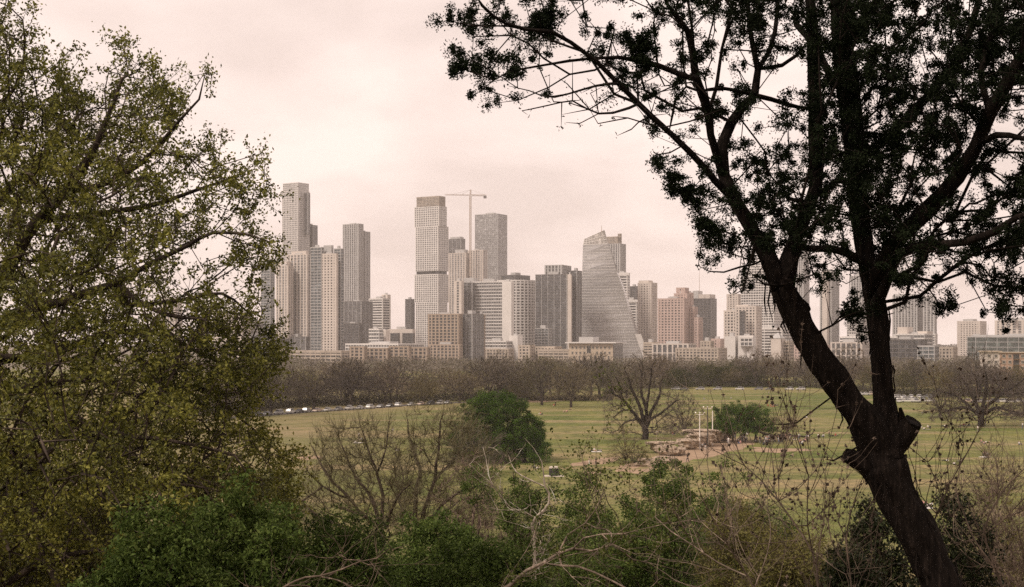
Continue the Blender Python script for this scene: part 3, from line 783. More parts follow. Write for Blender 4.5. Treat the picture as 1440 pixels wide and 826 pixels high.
# tower crane
def crane():
    D = 2440; e0 = W(661.5, 356, D); e = empty('tower_crane', e0); tag(e, 'tower crane with lattice mast over the cream ribbed tower', 'crane')
    def lattice(a, b2, wd, r, n, name):
        a = np.array(a, float); b2 = np.array(b2, float); d = unit(b2 - a); s = unit(np.cross(d, [0.3, 1, 0.2])); t = np.cross(d, s); mb = MB()
        cs = [s * wd * .5 + t * wd * .5, -s * wd * .5 + t * wd * .5, -s * wd * .5 - t * wd * .5, s * wd * .5 - t * wd * .5]
        for c_ in cs: tube(mb, [a + c_, b2 + c_], [r, r], 4)
        for i in range(n):
            p = a + (b2 - a) * i / n; q = a + (b2 - a) * (i + 1) / n
            for k in range(4):
                tube(mb, [p + cs[k], q + cs[(k + 1) % 4]], [r * .6, r * .6], 3)
        return mb.build(name, M('steel'), e)
    H = ztop(276, D) - e0[2]
    k = D / F
    lattice((0, 0, -40), (0, 0, H), 2.4, .36, 40, 'mast')
    lattice((0, 0, H + 1.6), (-35 * k, -8, H + 1.6), 1.6, .22, 26, 'jib')
    lattice((0, 0, H + 1.6), (22.5 * k, 6, H + 1.6), 2.0, .34, 12, 'counter_jib')
    lattice((0, 0, H + 2), (0.5, 0, H + 11), 1.6, .3, 6, 'tower_head')
    MB().box((1.8, -1.6, H + 0.2), (1.2, 1.2, 1.4)).build('cab', M('white'), e)
    MB().box((20.5 * k, 5.4, H - 1.2), (2.6, 1.4, 2.2)).build('counterweight', M('dgrey'), e)
    mb = MB(); 
    for x, y in ((-24 * k, -5.5), (-12 * k, -2.7), (20 * k, 5.2)): tube(mb, [(0.5, 0, H + 11), (x, y, H + 2.6)], [.16, .16], 3)
    mb.build('tie_rod', M('steel'), e)
crane()

# ---- nearer low buildings with separate windows
rng = np.random.default_rng(201)
def wall_windows(e, o, ux, nrm, cols, rows, w_, h_, fm, gm, skip=0.0, sill=True):
    for (cx_, cz) in [(c_, r_) for r_ in rows for c_ in cols]:
        if rng.random() < skip: continue
        p = o + ux * cx_ + np.array([0, 0, cz]); a = math.atan2(ux[1], ux[0])
        f = MB()
        for dx, dz, hw, hh in ((0, h_ * .5, w_ * .5 + .1, .12), (0, -h_ * .5, w_ * .5 + .1, .12), (-w_ * .5, 0, .1, h_ * .5 - .12), (w_ * .5, 0, .1, h_ * .5 - .12), (0, 0, .06, h_ * .5 - .12)):
            f.box(p + ux * dx + nrm * .06 + [0, 0, dz], (hw, .14, hh), a)
        fo = f.build('window', fm, e)
        MB().box(p - nrm * .04, (w_ * .5 - .1, .05, h_ * .5 - .12), a).build('pane', gm, fo)
winf = paint('window_frame', (0.5, 0.46, 0.4), 0.7, 0.05); wing = paint('window_glass', (0.03, 0.03, 0.032), 0.15, 0.3, 0.3, spec=0.8)
def tan_hall():
    D = 1480; e = empty('tan_hall', (W(838, HY, D)[0], D, 0)); tag(e, 'tan stone building with a thin overhanging flat roof and dark right end', 'building')
    loc = np.array(e.location); p = quad(800, 862, 876, D, math.radians(14), 60); z1 = ztop(483, D)
    def bl(name, mat, f): mb = MB(); f(mb); mb.v = [v - loc for v in mb.v]; return mb.build(name, mat, e)
    bl('wall', M('tan'), lambda mb: mb.loft([(0, p), (z1, p)]))
    bl('roof', M('white'), lambda mb: mb.loft([(z1 + .01, offset(p, 3.5)), (z1 + 1.3, offset(p, 3.5))]))
    q = quad(814, 834, 842, D + 16, math.radians(14)); bl('roof_plant', M('grey'), lambda mb: mb.loft([(z1 + 1.32, q), (ztop(474, D), q)]))
    a, b2 = p[3], p[0]; ux = np.append((b2 - a) / np.linalg.norm(b2 - a), 0); nr = np.array([ux[1], -ux[0], 0]); L = np.linalg.norm(b2 - a)
    o = np.append(a, 0) - loc + nr * .12
    wall_windows(e, o, ux, nr, [L * t for t in (.08, .17, .26, .35, .55, .64, .73, .82, .92)], [z1 - 4.5, z1 - 10], 1.8, 2.6, winf, wing, 0.06)
    wall_windows(e, o, ux, nr, [L * .455], [z1 - 6.5], 4.2, 7.5, winf, wing)
    wall_windows(e, o, ux, nr, [L * t for t in (.12, .24, .36, .5, .6, .68, .78, .9)], [z1 - 15.5], 1.6, 5.0, winf, wing)
    a, b2 = p[0], p[1]; ux = np.append((b2 - a) / np.linalg.norm(b2 - a), 0); nr = np.array([ux[1], -ux[0], 0])
    bl('glass_end', M('glass_dark'), lambda mb: mb.loft([(0.5, np.array([p[0] + nr[:2] * .3 + ux[:2], p[1] + nr[:2] * .3, p[1] - nr[:2] * .05, p[0] - nr[:2] * .05 + ux[:2]])), (z1 - .5, np.array([p[0] + nr[:2] * .3 + ux[:2], p[1] + nr[:2] * .3, p[1] - nr[:2] * .05, p[0] - nr[:2] * .05 + ux[:2]]))]))
    LAND.append((797, 878, D, 'tan flat-roofed hall'))
tan_hall()
def brick_apts():
    D = 860; e = empty('apartment_house', (W(1420, HY, D)[0], D, 0)); tag(e, 'orange and cream brick apartment house with balconies at the right edge', 'building')
    loc = np.array(e.location)
    def bl(name, key, f): mb = MB(); f(mb); mb.v = [v - loc for v in mb.v]; return mb.build(name, M(key), e)
    z1 = ztop(495, D)
    p = quad(1384, 1406, 1412, D + 4, math.radians(8), 16); q = quad(1406, 1470, 1480, D, math.radians(8), 18)
    bl('wall', 'cream', lambda mb: mb.loft([(0, p), (z1, p)])); bl('wall', 'brick', lambda mb: mb.loft([(0, q), (z1 - .6, q)]))
    bl('roof', 'tan', lambda mb: (mb.loft([(z1 + .01, offset(p, 1.2)), (z1 + .5, offset(p, 1.2))]), mb.loft([(z1 - .59, offset(q, 1.0)), (z1 - .2, offset(q, 1.0))])))
    for pl, cols in ((p, (0.3, 0.75)), (q, (.09, .22, .5, .64, .92))):
        a, b2 = pl[3], pl[0]; ux = np.append((b2 - a) / np.linalg.norm(b2 - a), 0); nr = np.array([ux[1], -ux[0], 0]); L = np.linalg.norm(b2 - a); o = np.append(a, 0) - loc + nr * .1
        wall_windows(e, o, ux, nr, [L * t for t in cols], [z1 - 2.6, z1 - 6.2, z1 - 9.8], 1.7, 1.7, winf, wing)
    a, b2 = q[3], q[0]; ux = np.append((b2 - a) / np.linalg.norm(b2 - a), 0); nr = np.array([ux[1], -ux[0], 0]); L = np.linalg.norm(b2 - a); o = np.append(a, 0) - loc
    for t in (.36, .78):
        for zz in (z1 - 2.8, z1 - 6.4, z1 - 10):
            MB().box(o + ux * L * t + nr * .06 + [0, 0, zz], (1.7, .05, 1.3), math.atan2(ux[1], ux[0])).build('balcony_back_panel', wing, e)  # flat dark panel set on the wall behind each balcony
            rb = MB().box(o + ux * L * t + nr * .7 + [0, 0, zz - 1.3], (1.9, .65, .08), math.atan2(ux[1], ux[0]))
            for k in np.linspace(-1.8, 1.8, 13): rb.box(o + ux * (L * t + k) + nr * 1.3 + [0, 0, zz - .75], (.04, .04, .5))
            rb.box(o + ux * L * t + nr * 1.3 + [0, 0, zz - .22], (1.85, .05, .05), math.atan2(ux[1], ux[0])); rb.build('balcony', M('dgrey'), e)
    LAND.append((1384, 1440, D, 'orange brick apartments'))
brick_apts()
# ------------------------------------------------------------------ tree materials
rng = np.random.default_rng(301)
barkfar = barkmat('grey_bark', (0.05, 0.04, 0.033), 2.0)
twigfar = leafmat('bare_twigs', [(0.055, 0.044, 0.032), (0.105, 0.084, 0.060), (0.17, 0.136, 0.100)], trans=0.0, big=0.12, tint=.62)
twigwarm = leafmat('budding_twigs', [(0.08, 0.062, 0.03), (0.13, 0.105, 0.045), (0.19, 0.15, 0.065)], trans=0.2, big=0.12, tint=.2)
oakleaf = leafmat('live_oak_leaves', [(0.012, 0.03, 0.004), (0.045, 0.09, 0.012), (0.11, 0.18, 0.025)], trans=0.15, big=0.3, spec=.08)
olivefar = leafmat('olive_leaves', [(0.03, 0.038, 0.01), (0.06, 0.068, 0.018), (0.10, 0.10, 0.03)], trans=0.1, big=0.15, spec=.08, tint=.25)

def dome_pts(n, rx, ry, z0, z1, hollow=0.45, flat=0.6, lobe=0.17):
    """points in a domed crown, thicker toward the shell, with lobes"""
    o = []; ph = rng.uniform(0, 99)
    while len(o) < n:
        v = rng.normal(0, 1, 3); v /= np.linalg.norm(v); r = rng.uniform(0, 1) ** (hollow)
        if v[2] < -0.3: continue
        lob = 1 + lobe * mnoise.noise(Vector(v * 2.2) + Vector((ph, 0, 0))) * 1.6
        p = v * r * lob
        z = z0 + (z1 - z0) * (p[2] if p[2] > 0 else p[2] * 0.7)
        o.append([p[0] * rx, p[1] * ry, z])
    return np.array(o)

def bare_tree(name, h, rx, trunk_h, r0, n=700, twigs=4500, tw=0.035, tl=1.3, lean=0.0, nlimb=5, matl=None, leafy=None, seg=0.6, nodup=False, sides=6, z0f=0.38, rt=.02):
    e = empty(name); t = Tree()
    t.limb([[0, 0, -0.5], [lean * .3, 0, trunk_h * .5], [lean, .1, trunk_h]], [r0 * 1.25, r0, r0 * .85], 0.4, False)
    for k in range(nlimb):
        a = 2 * np.pi * (k + rng.uniform(-.3, .3)) / nlimb; q = rng.uniform(0.3, 0.62); el = rng.uniform(0.45, 0.8)
        t.limb([[lean, .1, trunk_h * .97], [lean + math.cos(a) * rx * q * .35, math.sin(a) * rx * q * .35, trunk_h + (h - trunk_h) * el * .3],
                [lean + math.cos(a) * rx * q, math.sin(a) * rx * q, trunk_h + (h - trunk_h) * el * .75]], [r0 * .62, r0 * .42, r0 * .25], 0.5, wob=0.25)
    pts = dome_pts(n, rx, rx, h * z0f, h)
    tips = t.grow(pts, 0.42, seg, 0.3, up=0.02)
    t.finish(rt, 0.40, r0 * .55)
    tk = MB(); th = MB(); t.mesh(tk, th, r0 * 0.12, sides, 3)
    tk.build('trunk', barkfar, e, smooth=True); cr = MB(); cr.v, cr.q, cr.n, cr.ng = th.v, th.q, th.n, th.ng
    P = t.P[:t.n]; small = np.where((t.R[:t.n] < r0 * .16))[0]
    idx = rng.choice(small, twigs); par = t.par[idx]; d = unit(P[idx] - P[par]) + rng.normal(0, .55, (twigs, 3)) + unit(P[idx] - np.array([0, 0, h * .35])) * .5
    blades(cr, P[idx], d, tl, tw)
    cr.build('crown', matl or twigfar, e)
    if leafy:
        lm, nl, ls = leafy; lb = MB(); idx = rng.choice(small, nl)
        C = P[idx] + rng.normal(0, tl * .35, (nl, 3)); leaves(lb, C, ls, ls * .6); lb.build('foliage', lm, e)
    return e
def leafy_tree(name, h, rx, ry, z0, lm, n_clump, per, csize, lsize, r0=0.4, seed=0, trunk_h=2.0, flat=False, dark_gap=True, nl=6, hollow=0.33, lobe=.17):
    """evergreen: a branch skeleton and clumps of leaves on an uneven shell"""
    e = empty(name); t = Tree()
    t.limb([[0, 0, -.5], [.1, 0, trunk_h * .5], [0.2, .1, trunk_h]], [r0 * 1.2, r0, r0 * .9], .4, False)
    for k in range(nl):
        a = 2 * np.pi * k / nl + rng.uniform(-.3, .3); q = rng.uniform(.35, .65)
        t.limb([[.2, .1, trunk_h * .95], [math.cos(a) * rx * q * .5, math.sin(a) * ry * q * .5, z0 + (h - z0) * .3], [math.cos(a) * rx * q, math.sin(a) * ry * q, z0 + (h - z0) * rng.uniform(.45, .75)]], [r0 * .6, r0 * .4, r0 * .2], .5, wob=.2)
    C = dome_pts(n_clump, rx, ry, z0 + (h - z0) * .2, h, hollow, .6, lobe)
    C = C[C[:, 2] > z0]
    tips = t.grow(C, .4, .6, .25); t.finish(.018, .42, r0 * .5)
    tk = MB(); th = MB(); t.mesh(tk, th, r0 * .1, 6, 3); tk.add(np.concatenate(th.v), q=np.concatenate(th.q)) if th.v else None; tk.build('trunk', barkfar, e, smooth=True)
    n = len(C) * per; K = np.repeat(C, per, 0); ph = rng.uniform(.6, 1.25, len(C)).repeat(per)[:, None]
    off = unit(rng.normal(0, 1, (n, 3))) * (rng.uniform(0, 1, (n, 1)) ** .5) * csize * ph; off[:, 2] *= .7
    lb = MB(); leaves(lb, K + off, lsize, lsize * .55, dirs=unit(off) * .8, upbias=.3); lb.build('crown', lm, e)
    return e

# ------------------------------------------------------------------ the far tree belt
rng = np.random.default_rng(302)
EDGE = [(150, 450), (300, 480), (430, 540), (640, 592), (720, 600), (850, 600), (868, 735), (1000, 772), (1140, 765), (1200, 690), (1250, 640), (1340, 640), (1600, 640)]
def edge(px): return float(np.interp(px, [p[0] for p in EDGE], [p[1] for p in EDGE]))
VAR = []
for i in range(6):
    VAR.append(('bare grey-brown tree', bare_tree('bare_tree', rng.uniform(16, 19), rng.uniform(9.5, 12.5), rng.uniform(2.5, 4.5), .55, 560, 5000, .055, 1.3, rng.uniform(-.6, .6), 6, rt=.055)))
VAR.append(('olive budding tree', bare_tree('budding_tree', 15, 8, 3, .4, 480, 4200, .06, 1.2, 0, 5, twigwarm, (olivefar, 3500, .35))))
VAR.append(('tan budding tree', bare_tree('budding_tree', 14, 8.5, 2.5, .38, 480, 6500, .07, 1.1, 0, 6, twigwarm)))
VAR.append(('dark evergreen oak', leafy_tree('evergreen_tree', 11, 8, 8, 1.2, oakleaf, 190, 40, 1.5, .42)))
VAR.append(('olive evergreen tree', leafy_tree('evergreen_tree', 10, 8, 8, 0.5, olivefar, 230, 44, 1.4, .42)))
used = [False] * len(VAR)
def place(vi, loc, rz, s):
    src = VAR[vi][1]
    if not used[vi]:
        used[vi] = True; src.location = loc; src.rotation_euler = (0, 0, rz); src.scale = (s, s, s * 1.0); return src
    return copy_tree(src, loc, rz, s)
def landmark(px):
    vis = [l for l in LAND if l[0] - 3 <= px <= l[1] + 3]
    if vis: return min(vis, key=lambda l: (abs((l[0] + l[1]) / 2 - px)))[3]
    return min(LAND, key=lambda l: abs((l[0] + l[1]) / 2 - px))[3]
ROWS = [(6, 14.5, 'front row'), (28, 15, 'second row'), (58, 15, 'third row'), (98, 16, 'fourth row'), (150, 18, 'back row')]
recs = []
for ri, (off, sp, rn) in enumerate(ROWS):
    px = 250.0 if ri < 2 else 300.0
    while px < 1500:
        D = edge(px) + off + rng.uniform(-6, 6)
        px += sp * rng.uniform(.75, 1.3) / D * F
        if ri == 0 and 868 < px < 1150 and rng.random() < .25: continue
        r = rng.random(); vi = int(rng.integers(0, 6))
        if 900 < px < 1160 and ri == 0: vi = 9 if r < .6 else (8 if r < .72 else (7 if r < .85 else vi))
        elif 930 < px < 1160 and ri == 1 and r < .3: vi = 9
        elif r < .10: vi = 6
        elif r < .22: vi = 7
        elif r < .29: vi = 9
        elif r < .32: vi = 8
        top = np.interp(px, [300, 400, 640, 700, 760, 840, 1000, 1200, 1300, 1500], [508, 506, 508, 500, 499, 508, 499, 495, 500, 503]) + rng.uniform(-5, 10) - 9 * mnoise.noise(Vector((px / 33., ri * .35, 4.4))) * 1.6 + [0, 2, 7, 9, 8][ri]
        if ri == 4: top -= 1
        h = CAMZ - (top - HY) / F * D
        H = [17.5] * 6 + [15, 14, 11, 10]
        s = h / H[vi]
        if vi >= 6: s = min(s, 1.0) * rng.uniform(.75, 1.15)
        if vi >= 8 and ri <= 1 and px > 900: s = rng.uniform(.95, 1.3)
        recs.append((ri, px, D, vi, s))
from collections import defaultdict
cnt = defaultdict(list)
for r in recs: cnt[(VAR[r[3]][0], landmark(r[1]), ROWS[r[0]][2])].append(r)
ORD = ['first', 'second', 'third', 'fourth', 'fifth', 'sixth', 'seventh', 'eighth', 'ninth', 'tenth']
for key, L in cnt.items():
    L.sort(key=lambda r: r[1])
    for i, (ri, px, D, vi, s) in enumerate(L):
        o = place(vi, ((px - CX) / F * D, D, 0), rng.uniform(0, 6.28), s)
        lab = '%s, belt %s, below %s' % (key[0], key[2], key[1])
        if len(L) > 1: lab += ', %s from left' % ORD[min(i, 9)]
        tag(o, lab, 'tree', 'trees in the far tree belt')
# small shrubs and undergrowth that close the foot of the belt
ug = MB()
for px in np.arange(240, 1500, 1.1):
    D = edge(px) + rng.uniform(5, 30); x = (px - CX) / F * D; n = 60
    hh = rng.uniform(2.5, 6.5) * (.3 if 735 < px < 865 else 1)
    C = np.array([x, D, hh * .45]) + rng.normal(0, 1, (n, 3)) * [1.6, 1.6, hh * .33]; C[:, 2] = np.abs(C[:, 2])
    leaves(ug, C, .75, .3)
tag(ug.build('undergrowth', leafmat('undergrowth_brush', [(0.02, 0.018, 0.012), (0.045, 0.038, 0.026), (0.065, 0.06, 0.032)], 0.0, spec=.05)), 'brown and olive undergrowth along the foot of the far trees', 'undergrowth', kind='stuff')
# trees further off, between and behind the buildings
fw = MB()
for px in np.arange(200, 1560, 1.6):
    D = rng.uniform(960, 1350); x = (px - CX) / F * D; n = 60; hh = rng.uniform(6, 13.5)
    C = unit(rng.normal(0, 1, (n, 3))) * [7, 7, hh * .45] * rng.uniform(.3, 1, (n, 1)) + [x, D, hh * .55]; C[:, 2] = np.maximum(C[:, 2], .2)
    leaves(fw, C, 1.9, .9)
tag(fw.build('far_wood', leafmat('far_wood_twigs', [(0.10, 0.085, 0.068), (0.14, 0.115, 0.085), (0.13, 0.13, 0.08)], 0.0, big=.03)), 'far brown wood in front of the downtown buildings', 'wood', kind='stuff')
hl = MB()
for px in np.arange(180, 1560, 3.0):
    D = rng.uniform(3300, 5200); x = (px - CX) / F * D; n = 26; hh = rng.uniform(10, 17)
    C = unit(rng.normal(0, 1, (n, 3))) * [14, 14, hh * .5] * rng.uniform(.3, 1, (n, 1)) + [x, D, hh * .5]; C[:, 2] = np.maximum(C[:, 2], .2)
    leaves(hl, C, 6, 3)
tag(hl.build('horizon_wood', leafmat('horizon_wood_leaves', [(0.08, 0.08, 0.06), (0.12, 0.11, 0.08)], 0.0)), 'hazy wood along the horizon beyond the town', 'wood', kind='stuff')

# ------------------------------------------------------------------ single trees on the field
rng = np.random.default_rng(303)
# big bare tree in the middle of the field
def at(o, px, py, s=1.0, rz=None):
    g = G(px, py); o.location = g; o.scale = (s, s, s)
    if rz is not None: o.rotation_euler = (0, 0, rz)
    return o
def traced_tree(name, label, D, base, limbs, box, n, twigs, tw, tl, rt, r0, bark, tmat, dd=4.0):
    """a bare tree whose main limbs follow the photograph; depth spreads both ways from its trunk"""
    b_ = W(base[0], base[1], D); e = empty(name, (b_[0], D, float(ground_z(0, D)))); tag(e, label, 'tree'); t = Tree(30000); loc = np.array(e.location)
    for k, l in enumerate(limbs):
        m_ = len(l); d1 = 0 if k == 0 else dd * (-1 if k % 2 else 1) * rng.uniform(.5, 1.2)
        P = [W(q[0], q[1], D + d1 * i / (m_ - 1)) for i, q in enumerate(l)]
        if k == 0: P[0][2] = loc[2] - .3
        t.limb(P, [q[2] / F * D for q in l], .6, k > 0, .25)
    x0, x1, y0, y1 = box; x = rng.uniform(x0, x1, n * 6); y = rng.uniform(y0, y1, n * 6); u = (x - (x0 + x1) / 2) / ((x1 - x0) / 2); v = (y - y1) / (y1 - y0); rr = np.sqrt(u * u + v * v)
    ok = (rr < 1 + .12 * np.array([mnoise.noise(Vector((a * 3, c * 3, 5.))) for a, c in zip(u, v)]) * 2) & (rng.random(n * 6) < .25 + rr) & (y < base[1] - 8); x, y, rr = x[ok][:n], y[ok][:n], rr[ok][:n]
    wid = (x1 - x0) / 2 / F * D
    A = np.array([W(a, c, D + rng.uniform(-1, 1) * wid * math.sqrt(max(.05, 1 - min(1, q) ** 2))) for a, c, q in zip(x, y, rr)])
    t.grow(A, .3, .6, .3); t.finish(rt, .4, r0 * .5); tk = MB(); th = MB(); t.mesh(tk, th, rt * 2.2, 6, 3)
    P = t.P[:t.n]; small = np.where(t.R[:t.n] < rt * 2.5)[0]; idx = rng.choice(small, twigs); par = np.maximum(t.par[idx], 0)
    blades(th, P[idx], unit(P[idx] - P[par]) + rng.normal(0, .5, (twigs, 3)) + [0, 0, .25], tl, tw)
    for mb_, nm, mt_ in ((tk, 'trunk', bark), (th, 'crown', tmat)): mb_.v = [v - loc for v in mb_.v]; mb_.build(nm, mt_, e, smooth=nm == 'trunk')
    return e
darkbark = barkmat('dark_bark', (0.035, 0.028, 0.024), 2.0)  # darker bark tone for the traced field trees
traced_tree('bare_tree', 'largest bare tree on the field, dark forked limbs above the rock outcrop', 371, (906, 622), [
    [(906, 622, 5.2), (908, 609, 4.4), (906.5, 600, 4.6)], [(906, 601, 3.2), (897, 589, 2.5), (887, 576, 2.1), (876, 562, 1.7), (862, 553, 1.3), (855, 541, .8)], [(898, 590, 1.8), (881, 593, 1.3), (871, 602, .8)],
    [(905, 598, 3.1), (902, 579, 2.5), (894, 559, 2.1), (887, 545, 1.7), (884, 533, 1.3), (878, 520, .8)], [(908, 598, 3.2), (909, 577, 2.6), (904, 561, 2.2), (901, 544, 1.8), (903, 530, 1.4), (898, 512, .8)],
    [(909, 578, 2.2), (912, 553, 1.8), (915, 534, 1.3), (917, 514, .8)], [(911, 597, 3), (915, 581, 2.4), (923, 566, 2), (928, 554, 1.6), (929, 541, 1.3), (934, 524, .8)], [(914, 590, 2.2), (927, 583, 1.7), (941, 572, 1.3), (953, 563, .8)], [(887, 576, 1.4), (874, 578, 1.1), (862, 588, .7)], [(876, 562, 1.4), (872, 545, 1), (866, 530, .7)]],
    (846, 964, 496, 612), 900, 10000, .04, 1.2, .045, .8, darkbark, twigfar)
darktw = leafmat('dark_twigs', [(0.045, 0.034, 0.027), (0.085, 0.063, 0.05), (0.125, 0.096, 0.075)], 0.0, big=.12)
traced_tree('bare_oak', 'wide spreading bare oak with low limbs at the right of the field', 426, (1379.5, 600), [
    [(1379.5, 600, 5), (1379.5, 588, 4.4), (1379, 581, 4.6)], [(1377, 584, 3), (1368, 577, 2.4), (1355, 573, 2), (1340, 575, 1.5), (1324, 581, .8)], [(1378, 582, 3), (1371, 565, 2.4), (1363, 549, 1.9), (1355, 535, 1.2), (1349, 526, .7)], [(1380, 581, 3), (1385, 560, 2.4), (1388, 540, 1.8), (1386, 523, .9)],
    [(1382, 583, 3), (1402, 574, 2.4), (1420, 578, 1.9), (1438, 583, 1.3), (1452, 590, .7)], [(1384, 575, 2.5), (1408, 555, 2), (1427, 543, 1.3), (1440, 533, .8)], [(1368, 577, 2), (1350, 560, 1.6), (1332, 552, 1.1), (1318, 549, .6)], [(1371, 565, 1.8), (1374, 545, 1.4), (1370, 526, .8)]],
    (1306, 1456, 517, 598), 1100, 15000, .055, 1.1, .045, .8, darkbark, darktw, 6.0)
o = at(bare_tree('bare_tree', 17.0, 11.0, 4.0, .55, 560, 8000, .055, 1.1, 0, 6, z0f=.3, rt=.035), 803, 573); tag(o, 'bare spreading tree just behind the field edge, first left of the largest bare tree', 'tree')
o = at(bare_tree('bare_tree', 19, 12, 3.6, .6, 560, 7500, .05, 1.1, 0, 6, z0f=.28), 762, 570); tag(o, 'bare tree with wide low crown right of the dark live oak', 'tree')
o = at(bare_tree('bare_tree', 15, 10, 3.0, .5, 520, 6500, .05, 1.1, 0, 6, twigwarm, z0f=.25), 740, 566); tag(o, 'tan-tinged bare tree tucked behind the live oak crown', 'tree')
o = at(bare_tree('bare_tree', 13.0, 6.8, .8, .3, 420, 7000, .04, 1.0, 0, 7, z0f=.14), 962, 611); tag(o, 'round dense grey bare tree behind the rock outcrop', 'tree')
o = at(bare_tree('bare_shrub', 8.2, 4.4, .5, .16, 240, 2200, .035, .9, 0, 9, twigwarm, z0f=.15), 880, 651); tag(o, 'low bare brownish shrub before the largest bare tree', 'shrub')
o = at(bare_tree('bare_shrub', 5.0, 3.0, .4, .12, 160, 1800, .035, .8, 0, 8, twigwarm, (olivefar, 500, .25), z0f=.15), 893, 655); tag(o, 'smallest low shrub with a few green leaves beside the rocks', 'shrub')
o = at(bare_tree('bare_tree', 8.2, 5.8, 2.0, .28, 260, 1900, .035, .9, .6, 6, twigwarm, z0f=.35), 1104, 617); tag(o, 'low twisted bare tree right of the dark evergreens by the crowd', 'tree')
def long_limb():
    t = Tree(); D = 379
    P = lambda x, y, d=0: (np.array([(x - CX) / F * (D + d), D + d, CAMZ - (y - HY) / F * (D + d)]))
    t.limb([P(1040, 616), P(1058, 605), P(1072, 609), P(1090, 613), P(1118, 613), P(1134, 614), P(1142, 610), P(1145, 605)], [.38, .34, .32, .28, .25, .2, .14, .05], .5, False)
    t.limb([P(1134, 614), P(1139, 606), P(1144, 603)], [.14, .1, .04], .5)
    t.limb([P(1100, 613), P(1098, 606), P(1108, 602), P(1116, 604)], [.16, .14, .1, .04], .5)
    t.limb([P(1075, 610), P(1070, 618), P(1068, 624)], [.2, .2, .2], .5)
    t.finish(.02); a = MB(); t.mesh(a, a, .1, 7, 4)
    e = empty('fallen_limb', P(1072, 628)); loc = np.array(e.location); a.v = [v - loc for v in a.v]; a.build('limb', barkfar, e, smooth=True)
    tag(e, 'long dark oak limb arching low over the crowd toward the right', 'tree limb')
long_limb()
# green live oak left of centre, and the two dark evergreens by the crowd
o = at(leafy_tree('live_oak', 15.2, 10.6, 9.5, .3, oakleaf, 620, 165, 1.2, .30, .5, hollow=.3, lobe=.07), 699, 648); o.scale = (.98, .98, .98); tag(o, 'large round dark green live oak at the near edge of the field', 'tree')
o = at(leafy_tree('small_live_oak', 7.5, 6.0, 6, .3, oakleaf, 150, 70, 1.0, .28, .25), 738, 650); tag(o, 'lower right green lobe tree at the foot of the large live oak', 'tree')
o = at(leafy_tree('evergreen_tree', 10.2, 6.2, 6, 2.0, oakleaf, 300, 80, 1.0, .27, .3), 1030, 622); tag(o, 'dark evergreen left of the pair shading the crowd', 'tree')
o = at(leafy_tree('evergreen_tree', 9.6, 5.8, 6, 2.2, oakleaf, 240, 70, 1.0, .27, .3), 1062, 621); tag(o, 'dark evergreen right of the pair shading the crowd', 'tree')
# wide dark bare oak at the right
o = at(bare_tree('bare_tree', 13, 9, 2.2, .4, 480, 6000, .045, 1.0, 0, 7, z0f=.2), 1448, 596); tag(o, 'bare tree cut by the right edge behind the wide oak', 'tree')
o = at(bare_tree('bare_tree', 12, 8, 2.2, .4, 420, 5200, .045, 1.0, 0, 7, z0f=.2), 1322, 588); tag(o, 'smaller bare tree at the left side of the wide oak', 'tree')

# ------------------------------------------------------------------ rocks
rng = np.random.default_rng(304)
rockm = paint('limestone', (0.34, 0.27, 0.205), 0.9, 0.55, 0.9, bmp=.8, spec=.1)
def rock(px, py, w_, d_, h_, label, z=0.0, seed=0, under=0.75, name='rock'):
    mb = MB(); nu, nv = 44, 24; V = []
    for j in range(nv + 1):
        ph = math.pi * j / nv
        for i in range(nu):
            a = 2 * math.pi * i / nu
            v = np.array([math.sin(ph) * math.cos(a), math.sin(ph) * math.sin(a), math.cos(ph)])
            v = np.sign(v) * np.abs(v) ** .7
            k = 1 + .22 * mnoise.noise(Vector(v * 1.7) + Vector((seed * 7.3, 0, 0))) + .16 * mnoise.noise(Vector(v * 4) + Vector((seed, 3, 0))) + .09 * mnoise.noise(Vector(v * 11) + Vector((seed, 3, 0))) + .07 * mnoise.noise(Vector((seed, 1, v[2] * 6)))
            s = k * (under + (1 - under) * (v[2] * .5 + .5))
            V.append([v[0] * w_ * .5 * s, v[1] * d_ * .5 * s, h_ * .5 * (1 + v[2] * k)])
    q = [[j * nu + i, (j + 1) * nu + i, (j + 1) * nu + (i + 1) % nu, j * nu + (i + 1) % nu] for j in range(nv) for i in range(nu)]
    mb.add(V, q=q); g = G(px, py); o = mb.build(name, rockm, smooth=False, loc=(g[0], g[1], z - .15)); o.rotation_euler = (0, 0, seed)
    tag(o, label, 'rock', 'limestone rocks of the outcrop'); return o
rock(985, 628, 7.5, 6, 3.6, 'tallest limestone block, flat topped, under the white poles', 0, .2, .7)
rock(967, 632, 6, 5, 2.6, 'limestone block left of the tallest, with a dark recess', 0, .5, .6)
rock(950, 640, 8, 4.5, 1.9, 'broad limestone slab at the front of the outcrop', 0, 1.2, .7)
rock(930, 637, 7, 4, 2.2, 'limestone ledge at the left of the outcrop above the shrub', 0, 2.1, .6)
rock(1004, 623, 5.5, 4, 3.4, 'rounded limestone block right of the tallest', 0, .9, .6)
rock(1018, 620, 5, 4, 2.4, 'limestone block in the shade under the evergreens', 0, 1.7, .6)
rock(938, 641, 6, 2.2, 2.0, 'leaning slab wedge rock over the low ledge', .4, 2.6, .8)
rock(922, 652, 8.0, 2.4, 1.2, 'long low pale stone in the row along the dirt edge', 0, 2.9, .8)
rock(910, 656, 5.5, 2.0, .9, 'left pale flat stone at the end of the low row', 0, 3.0, .8)
rock(936, 648, 5.5, 2.2, 1.1, 'small pale stone at the right end of the low row', 0, 2.8, .8)
rock(985, 627, 8.5, 6, 1.0, 'flat cap rock lying on the tallest block', 3.2, 0.1, .9)
rock(931, 636.8, 7.5, 4, .9, 'flat cap rock lying on the left ledge', 1.9, 0.0, .9)

